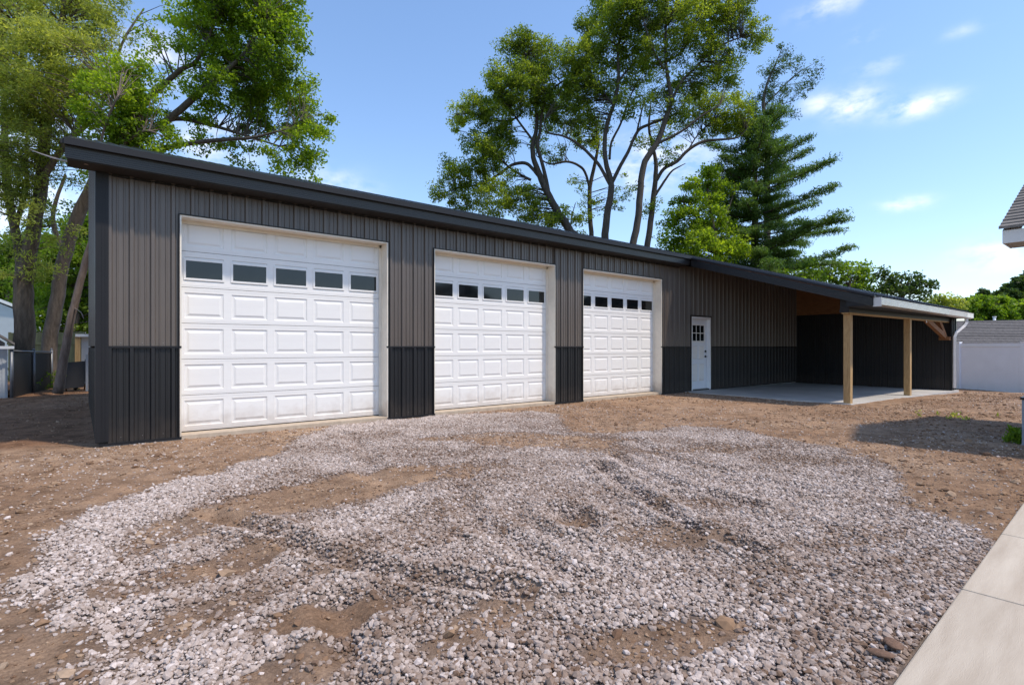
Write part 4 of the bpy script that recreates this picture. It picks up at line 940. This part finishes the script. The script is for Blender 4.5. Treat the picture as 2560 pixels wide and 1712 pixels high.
# lap-sided shed at the left edge
sh0 = at(19, 990, 13.4); sh0.z = -.2
shed = thing('garden_shed', 'small shed with pale lap siding and dark roof at the left edge', 'shed', sh0[:])
def raydirs(px):
    d = at(px, HZ, 1.0) - Vector((0, CAMY, EYE)); d.normalize(); return Vector((d.y, -d.x, 0)), d
UX0, UY0 = Vector((RA, -RB, 0)), Vector((RB, RA, 0)); ux, uy = raydirs(10)
def lbox(root, name, mt, o, u, v, a0, a1, b0, b1, z0, z1):   # box along two horizontal directions from origin o
    mb = MB(); n = []
    for z_ in (z0, z1):
        for (a, b_) in ((a0, b0), (a1, b0), (a1, b1), (a0, b1)):
            q = o + u * a + v * b_; n.append((q.x, q.y, z_))
    mb.v = n; mb.f = [(3, 2, 1, 0), (4, 5, 6, 7), (0, 1, 5, 4), (1, 2, 6, 5), (2, 3, 7, 6), (3, 0, 4, 7)]
    return rel(root, mb.build(name, mt))
lbox(shed, 'wall', M['siding'], sh0, ux, uy, -3.0, -.02, .02, 2.6, -.2, 1.14)
for k in range(13): lbox(shed, 'siding_board', M['siding'], sh0, ux, uy, -3.0, -.05, -.004 + .003 * (k % 2), .019, -.14 + k * .1, -.045 + k * .1)
lbox(shed, 'corner_board', M['siding'], sh0, ux, uy, -.10, .0, -.02, .08, -.2, 1.16)
mb = MB()
def lp(o, a, b_, z_): q = o + ux * a + uy * b_; return (q.x, q.y, z_)
mb.prism([lp(sh0, -3.4, -.25, 2.3), lp(sh0, -1.2, -.25, 2.3), lp(sh0, .13, -.25, 1.24), lp(sh0, .13, -.25, 1.30), lp(sh0, -1.2, -.25, 2.36), lp(sh0, -3.4, -.25, 2.36)],
         [lp(sh0, -3.4, 2.6, 2.3), lp(sh0, -1.2, 2.6, 2.3), lp(sh0, .13, 2.6, 1.24), lp(sh0, .13, 2.6, 1.30), lp(sh0, -1.2, 2.6, 2.36), lp(sh0, -3.4, 2.6, 2.36)])
rel(shed, mb.build('roof', M['shingle']))
rel(shed, MB().prism([lp(sh0, -3.0, .03, 1.14), lp(sh0, -.05, .03, 1.14), lp(sh0, -.05, .03, 1.3), lp(sh0, -1.2, .03, 2.29), lp(sh0, -3.0, .03, 2.29)], [lp(sh0, -3.0, .06, 1.14), lp(sh0, -.05, .06, 1.14), lp(sh0, -.05, .06, 1.3), lp(sh0, -1.2, .06, 2.29), lp(sh0, -3.0, .06, 2.29)]).build('gable_wall', M['shingle']))
lbox(shed, 'eave_board', M['siding2'], sh0, ux, uy, -3.2, .12, -.28, -.25, 1.15, 1.22)
ux, uy = UX0, UY0

# chain link fence with dark fabric
fa = at(29, 880, 13.3); fb = at(129, 880, 16.3)
fen = thing('chain_link_fence', 'low chain link fence with black screening beside the small shed', 'fence', (fa.x, fa.y, -.1))
d_ = (fb - fa); d_.z = 0
for k in range(3):
    q = fa + d_ * k / 2; rel(fen, MB().tube([(q.x, q.y, -.2), (q.x, q.y, 1.12)], .035, 10).tube([(q.x, q.y, 1.12), (q.x, q.y, 1.16)], [.045, .012], 10).build('post', M['pipe'], None, True))
rel(fen, MB().tube([(fa.x, fa.y, 1.10), (fb.x, fb.y, 1.04)], .022, 8).build('top_rail', M['pipe'], None, True))
dn = d_.normalized(); nrm = dn.cross(Vector((0, 0, 1)))
ms = MB(); Lf = d_.length; hgt = 1.2; 
k = -hgt
while k < Lf:                    # diamond wires
    for sg in (1, -1):
        s0, s1 = (k, k + hgt) if sg == 1 else (k + hgt, k); z0, z1 = -.12, 1.08
        a0, a1 = max(0, min(s0, s1)), min(Lf, max(s0, s1))
        if a1 - a0 > .05:
            f0 = (a0 - s0) / (s1 - s0); f1 = (a1 - s0) / (s1 - s0)
            p0 = fa + dn * a0; p1 = fa + dn * a1; ms.tube([(p0.x, p0.y, z0 + (z1 - z0) * f0), (p1.x, p1.y, z0 + (z1 - z0) * f1)], .0022, 3, False)
    k += .075
o = rel(fen, ms.build('wire_mesh', M['link'])); o['kind'] = 'stuff'
scn = MB(); q0 = fa + nrm * -.03; q1 = fb + nrm * -.03
scn.prism([(q0.x, q0.y, -.12), (q1.x, q1.y, -.12), (q1.x, q1.y, 1.0), (q0.x, q0.y, 1.06)], [(q0.x - nrm.x * .006, q0.y - nrm.y * .006, -.12), (q1.x - nrm.x * .006, q1.y - nrm.y * .006, -.12), (q1.x - nrm.x * .006, q1.y - nrm.y * .006, 1.0), (q0.x - nrm.x * .006, q0.y - nrm.y * .006, 1.06)])
rel(fen, scn.build('screen_fabric', M['link']))
# wooden board fence
wf0 = at(22, 860, 19.5); wf1 = at(218, 860, 18.3); wfe = thing('board_fence', 'tall weathered greenish wooden board fence behind the tree trunks', 'fence', (wf0.x, wf0.y, -.1))
d_ = wf1 - wf0; d_.z = 0; n = int(d_.length / .145); dn = d_.normalized(); nr = dn.cross(Vector((0, 0, 1)))
for k in range(n):
    o = wf0 + dn * (k * .145); o.z = 0
    h = 1.72 + RNG.uniform(-.015, .015)
    lbox(wfe, 'board', M['oldwood'], o, dn, nr, 0, .138, 0, .02, -.15, h)
for zz_ in (.35, 1.28): lbox(wfe, 'rail', M['oldwood'], wf0, dn, nr, 0, d_.length, .021, .06, zz_, zz_ + .09)
# white gabled house
ux, uy = raydirs(100)
gh = at(60, 860, 24.0); hs = thing('gabled_house', 'white lap sided house gable behind the board fence at far left', 'house', (gh.x, gh.y, -.1))
pk = at(-40, 740, 24.0); e1 = at(225, 846, 24.0)
def gable(off, zl): 
    return [Vector((e1.x, e1.y, zl)) + uy * off, Vector((e1.x, e1.y, e1.z - .05)) + uy * off, Vector((pk.x, pk.y, pk.z - .05)) + uy * off, Vector((at(-300, 846, 24.0).x, at(-300, 846, 24.0).y, e1.z - .05)) + uy * off, Vector((at(-300, 846, 24.0).x, at(-300, 846, 24.0).y, zl)) + uy * off]
rel(hs, MB().prism(gable(0, -.2), gable(7, -.2)).build('wall', M['siding2']))
for k in range(20):              # lap siding courses follow the gable
    z0 = .9 + k * .14
    if z0 > pk.z - .3: break
    f = max(0, min(1, (z0 + .14 - e1.z) / (pk.z - e1.z))); q = Vector((e1.x, e1.y, 0)).lerp(Vector((pk.x, pk.y, 0)), f)
    lw = (q - Vector((pk.x, pk.y, 0))).length
    o = Vector((pk.x, pk.y, 0)); lbox(hs, 'siding_board', M['siding2'], o, ux, uy, -lw, lw - .1, -.02 - .004 * (k % 2), -.0, z0, z0 + .128)
for s0, s1 in ((Vector((pk.x, pk.y, pk.z)), e1 + ux * .5 + Vector((0, 0, -.17))), (Vector((pk.x, pk.y, pk.z)), at(-310, 846, 24.0))):
    mbq = MB(); a_ = s0 - uy * .25; c_ = s1 - uy * .25
    mbq.prism([a_, a_ + Vector((0, 0, .14)), a_ + Vector((0, 0, .14)) + uy * 7.4, a_ + uy * 7.4], [c_, c_ + Vector((0, 0, .14)), c_ + Vector((0, 0, .14)) + uy * 7.4, c_ + uy * 7.4])
    rel(hs, mbq.build('roof', M['white']))
# white utility building sliver and a leaning cart by the gate
ux, uy = raydirs(205)
so = at(203, 930, 17.6); so.z = 0; sd_ = thing('white_outbuilding', 'narrow white outbuilding wall with pale roof between leaning trunk and workshop', 'outbuilding', (so.x, so.y, -.1))
lbox(sd_, 'wall', M['siding2'], so, ux, uy, .0, 1.6, .0, 2.0, -.2, 1.52)
lbox(sd_, 'roof', M['white'], so, ux, uy, -.15, 1.8, -.2, 2.2, 1.53, 1.62); lbox(sd_, 'corner_post', M['timber'], so, ux, uy, -.16, -.02, -.16, -.02, -.2, 1.55)
gt = at(214, 960, 15.2); gt.z = 0; gte = thing('picket_gate', 'small grey picket gate at the building corner in the background', 'gate', (gt.x, gt.y, -.1))
for k in range(6): lbox(gte, 'picket', M['pipe'] if k % 2 else M['siding'], gt, ux, uy, k * .11, k * .11 + .06, 0, .02, -.12, .98)
for zz_ in (.15, .8): lbox(gte, 'rail', M['pipe'], gt, ux, uy, -.02, .75, .021, .05, zz_, zz_ + .05)
wb = at(188, 968, 15.0); wb.z = 0
bar = thing('wheelbarrow', 'black wheelbarrow tipped upright against the fence behind the slender trunk', 'wheelbarrow', (wb.x, wb.y, -.1))
mbq = MB(); o_ = [(-.30, .75), (.26, .80), (.36, .42), (.18, .05), (-.22, .02), (-.38, .40)]
mbq.prism([tuple(wb + ux * a + Vector((0, 0, h)) + uy * (.1 + .1 * h)) for a, h in o_], [tuple(wb + ux * a * .7 + Vector((0, 0, .12 + h * .75)) + uy * (.42 + .1 * h)) for a, h in o_])
rel(bar, mbq.build('tub', M['link'], bevel=0))
for sg in (-.2, .2): rel(bar, MB().tube([tuple(wb + ux * sg + uy * .45 + Vector((0, 0, -.05))), tuple(wb + ux * (sg * 1.6) + uy * .3 + Vector((0, 0, 1.15)))], .02, 6).build('handle', M['timber_in'], None, True))
rel(bar, MB().tube([tuple(wb + ux * -.04 + uy * .5 + Vector((0, 0, .12))), tuple(wb + ux * .04 + uy * .5 + Vector((0, 0, .12)))], .17, 14).build('wheel', M['hard'], None, True))
# undergrowth
def weeds(name, label, cx, cy, n, rad, h, lm, kind=None, cat='weeds'):
    xs_ = cx + RNG.normal(0, rad, n); ys_ = cy + RNG.normal(0, rad, n); z_ = ghf(xs_, ys_)
    c = np.stack([xs_, ys_, z_ + RNG.uniform(.02, h, n)], -1)
    o = leaves(name, c, np.full(n, .05), 8, .07, .35, lm, None, 1, -1.2)
    tag(o, label, cat, kind=kind); return o
q = at(180, 975, 16.2); weeds('undergrowth', 'scraggly green undergrowth at the foot of the board fence', q.x, q.y, 260, .7, .5, L['bright'], 'stuff', 'undergrowth')
q = at(2543, 1060, 7.0); weeds('weed_clump', 'small green weed clump beside the grey utility box', q.x, q.y, 45, .05, .18, L['bright'], 'stuff')
q = at(2490, 1010, 9.0); weeds('grass_tufts', 'thin grass tufts on the dirt near the white fence', q.x + .3, q.y + .5, 12, .4, .02, L['feather'], 'stuff', 'grass')
# ------------------------------------------------------------------ right side
ux, uy = UX0, UY0
# white vinyl fence
v0 = at(2400, 972, 21.7); v1 = at(2560, 985, 19.3); v0.z = v1.z = 0
dn = (v1 - v0).normalized(); nr = dn.cross(Vector((0, 0, 1))); a0 = v0 - dn * 5.2; LF = 12.6
M['vinyl'] = mat('white_vinyl', (.90, .91, .95), .35, 0, .03, 2)
vf = thing('vinyl_fence', 'white vinyl privacy fence right of the carport', 'fence', (v0.x, v0.y, -.5))
n = int(LF / .152)
for k in range(n):
    lbox(vf, 'board', M['vinyl'], a0, dn, nr, k * .152, k * .152 + .146, 0, .02, -.62, 1.20)
lbox(vf, 'top_rail', M['vinyl'], a0, dn, nr, 0, LF, -.02, .045, 1.205, 1.34)
lbox(vf, 'backing', M['vinyl'], a0, dn, nr, 0, LF, .003, .016, -.62, 1.19)
for k in range(6):
    s = k * 2.44 + .3
    if s < LF:
        lbox(vf, 'post', M['vinyl'], a0, dn, nr, s - .06, s + .06, -.035, .075, -.62, 1.37); lbox(vf, 'post_cap', M['vinyl'], a0, dn, nr, s - .075, s + .075, -.05, .09, 1.37, 1.40)
# low shingled building beyond the fence
r0 = at(2330, 860, 30.0); r0.z = 0; r1 = at(2760, 860, 27.0); r1.z = 0; ru = (r1 - r0).normalized(); rv = Vector((-ru.y, ru.x, 0))
if rv.dot(uy) < 0: rv = -rv
low = thing('low_outbuilding', 'long low building with weathered shingle roof beyond the white fence', 'building', (r0.x, r0.y, -.5))
LR = (r1 - r0).length
lbox(low, 'wall', M['siding'], r0, ru, rv, 0, LR, .3, 7, -.6, 1.2)
nc = 17; pitch_z = (2.76 - 1.15) / nc; st = 3.6 / nc
for k in range(nc):
    mbq = MB(); q = lambda a, b_, z_: tuple(r0 + ru * a + rv * b_ + Vector((0, 0, z_)))
    y0, y1 = k * st, (k + 1) * st + .02; z0, z1 = 1.15 + k * pitch_z, 1.15 + (k + 1) * pitch_z
    s = 0; 
    while s < LR:                # tabs of one course
        e = min(LR, s + RNG.uniform(.28, .36)); dz = RNG.uniform(0, .008)
        mbq.prism([q(s, y0, z0 + .022 + dz), q(e - .006, y0, z0 + .022 + dz), q(e - .006, y0, z0 - .03), q(s, y0, z0 - .03)], [q(s, y1, z1 + .0), q(e - .006, y1, z1 + .0), q(e - .006, y1, z1 - .03), q(s, y1, z1 - .03)]); s = e
    o = rel(low, mbq.build('shingle_course', M['shingle'])); o['kind'] = 'stuff'
mbq = MB(); mbq.prism([q(0, 3.6, 2.78), q(0, 3.6, 2.70), q(0, 7.2, 1.1)], [q(LR, 3.6, 2.78), q(LR, 3.6, 2.70), q(LR, 7.2, 1.1)]); rel(low, mbq.build('back_roof', M['shingle']))
vp = at(2486, 797, 32.5); rel(low, MB().tube([(vp.x, vp.y, 2.3), (vp.x, vp.y, 3.0)], .07, 10).tube([(vp.x, vp.y, 3.0), (vp.x, vp.y, 3.05)], .10, 10).build('vent_pipe', M['white'], None, True))

# neighbouring house at the right edge: wall, eave, shingled roof rising to the right
HX, HY = 9.0, -7.2
hs2 = thing('neighbouring_house', 'house corner with grey shingle roof and white eave entering at the upper right', 'house', (HX + 4, HY - 6, -.1))
M['hsiding'] = mat('beige_siding', (.50, .47, .42), .6, 0, .05, 4)
rel(hs2, MB().prism([(HX + .55, HY - .35, -.3), (HX + 3.25, HY - .35, -.3), (HX + 3.25, HY - .35, 2.62), (HX + 1.9, HY - .35, 3.27), (HX + .55, HY - .35, 2.62)],
                    [(HX + .55, HY - 13, -.3), (HX + 3.25, HY - 13, -.3), (HX + 3.25, HY - 13, 2.62), (HX + 1.9, HY - 13, 3.27), (HX + .55, HY - 13, 2.62)]).build('wall', M['hsiding']))
for k in range(14): rel(hs2, MB().box(HX + .53, HX + .549, HY - 12.9, HY - .36, -.2 + k * .2, -.2 + k * .2 + .185).build('siding_board', M['hsiding']))
rel(hs2, MB().box(HX + .02, HX + .045, HY - 13.3, HY - .02, 2.50, 2.66).build('fascia_board', M['gutter2']))
rel(hs2, MB().box(HX + .045, HX + .55, HY - 13.3, HY - .03, 2.50, 2.512).build('soffit', mat('eave_soffit', (.42, .40, .36), .7)))
rel(hs2, MB().prism([(HX + .02, HY - .02, 2.50), (HX + .56, HY - .02, 2.50), (HX + 1.9, HY - .02, 3.18), (HX + 1.9, HY - .02, 3.56), (HX + .02, HY - .02, 2.66)], [(HX + .02, HY, 2.50), (HX + .56, HY, 2.50), (HX + 1.9, HY, 3.18), (HX + 1.9, HY, 3.56), (HX + .02, HY, 2.66)]).build('rake_board', M['gutter2']))
sl = (4.86 - 2.70) / 4.5
M['shingle2'] = mat('grey_brown_shingle', (.17, .155, .14), .95, 0, .22, 12, .6, 90, objvar=.14)
cw = .13; nrow = 15
for k in range(nrow):
    xa = HX - .02 + k * cw; xb = xa + cw + .012; za = 2.70 + (xa - HX) * sl; zb = 2.70 + (xb - HX) * sl
    if k < 15:
        s = HY + .03; tabs = 14
        for j in range(tabs):
            e = s - .32 + RNG.uniform(-.02, .02); dz = RNG.uniform(0, .006)
            rel(hs2, MB().prism([(xa, s, za - .01), (xa, s, za + .018 + dz), (xb, s, zb + .002), (xb, s, zb - .015)], [(xa, e + .004, za - .01), (xa, e + .004, za + .018 + dz), (xb, e + .004, zb + .002), (xb, e + .004, zb - .015)]).build('shingle', M['shingle2'])); s = e
        o = rel(hs2, MB().prism([(xa, s, za - .01), (xa, s, za + .02), (xb, s, zb + .002), (xb, s, zb - .015)], [(xa, HY - 13.4, za - .01), (xa, HY - 13.4, za + .02), (xb, HY - 13.4, zb + .002), (xb, HY - 13.4, zb - .015)]).build('shingle_course', M['shingle2']))
    else:
        rel(hs2, MB().prism([(xa, HY + .03, za - .01), (xa, HY + .03, za + .02), (xb, HY + .03, zb + .002), (xb, HY + .03, zb - .015)], [(xa, HY - 13.4, za - .01), (xa, HY - 13.4, za + .02), (xb, HY - 13.4, zb + .002), (xb, HY - 13.4, zb - .015)]).build('shingle_course', M['shingle2']))
rel(hs2, MB().prism([(HX + 1.93, HY, 3.635), (HX + 3.9, HY, 2.66), (HX + 3.9, HY, 2.58), (HX + 1.93, HY, 3.56)], [(HX + 1.93, HY - 13.4, 3.635), (HX + 3.9, HY - 13.4, 2.66), (HX + 3.9, HY - 13.4, 2.58), (HX + 1.93, HY - 13.4, 3.56)]).build('back_roof', M['shingle2']))
# utility box and timber step
ub = at(2554, 1108, 6.9); ub.z = 0; uz = GZ(ub.x, ub.y); wx = Vector((1, 0, 0)); wy = Vector((0, -1, 0))
utl = thing('utility_box', 'grey metal utility box with dark lid standing at the right edge', 'utility box', (ub.x, ub.y, uz))
lbox(utl, 'cabinet', mat('grey_cabinet', (.22, .24, .28), .5), ub, wx, wy, 0.01, .62, 0, .16, uz - .02, .515)
lbox(utl, 'lid', M['hard'], ub, wx, wy, -.004, .64, -.012, .18, .516, .545)
stp = thing('timber_step', 'low timber step with pale top board at the end of the walkway', 'step', (5.9, -8.4, -.02))
rel(stp, MB().box(5.86, 6.9, -9.4, -7.90, -.25, .105).build('riser', M['timber'], bevel=.006))
for k in range(6):
    rel(stp, MB().box(5.845 + k * .18, 5.845 + k * .18 + .172, -9.42, -7.88, .107, .135).build('tread_board', mat('pale_green_board', (.40, .42, .34), .7, 0, .08, 4, .2, 30) if k == 0 else stp.children[1].data.materials[0], bevel=.004))
# three larger stones by the walkway edge
for i, (px, py, s, lab) in enumerate(((2232, 1630, .062, 'flat brown stone nearest the walkway edge among the gravel'), (2203, 1658, .05, 'reddish brown stone beside the flat one at lower right'))):
    z_ = 1.27 * FPX / (py - HZ); q = at(px, py, z_); rm = rock_mesh('brown_stone', 90 + i, .3, .45); rm.materials.append(mat('brown_stone', (.16, .09, .055), .8, 0, .3, 8, .4, 40))
    o = bpy.data.objects.new('brown_stone', rm); COL.objects.link(o); o.location = (q.x, q.y, GZ(q.x, q.y) + .03); o.scale = (s * 2.2, s * 1.3, s * 1.2); o.rotation_euler = (0, .1, .6 + i)
    md = o.modifiers.new('round', 'SUBSURF'); md.levels = 1; md.render_levels = 2
    tag(o, lab, 'stone', 'larger brown stones by the walkway')
print('objects', len(bpy.data.objects), 'tris', sum(sum(len(p.vertices) - 2 for p in o.data.polygons) for o in bpy.data.objects if o.type == 'MESH' and len(o.data.polygons) < 30000) + sum(2 * len(o.data.polygons) for o in bpy.data.objects if o.type == 'MESH' and len(o.data.polygons) >= 30000))
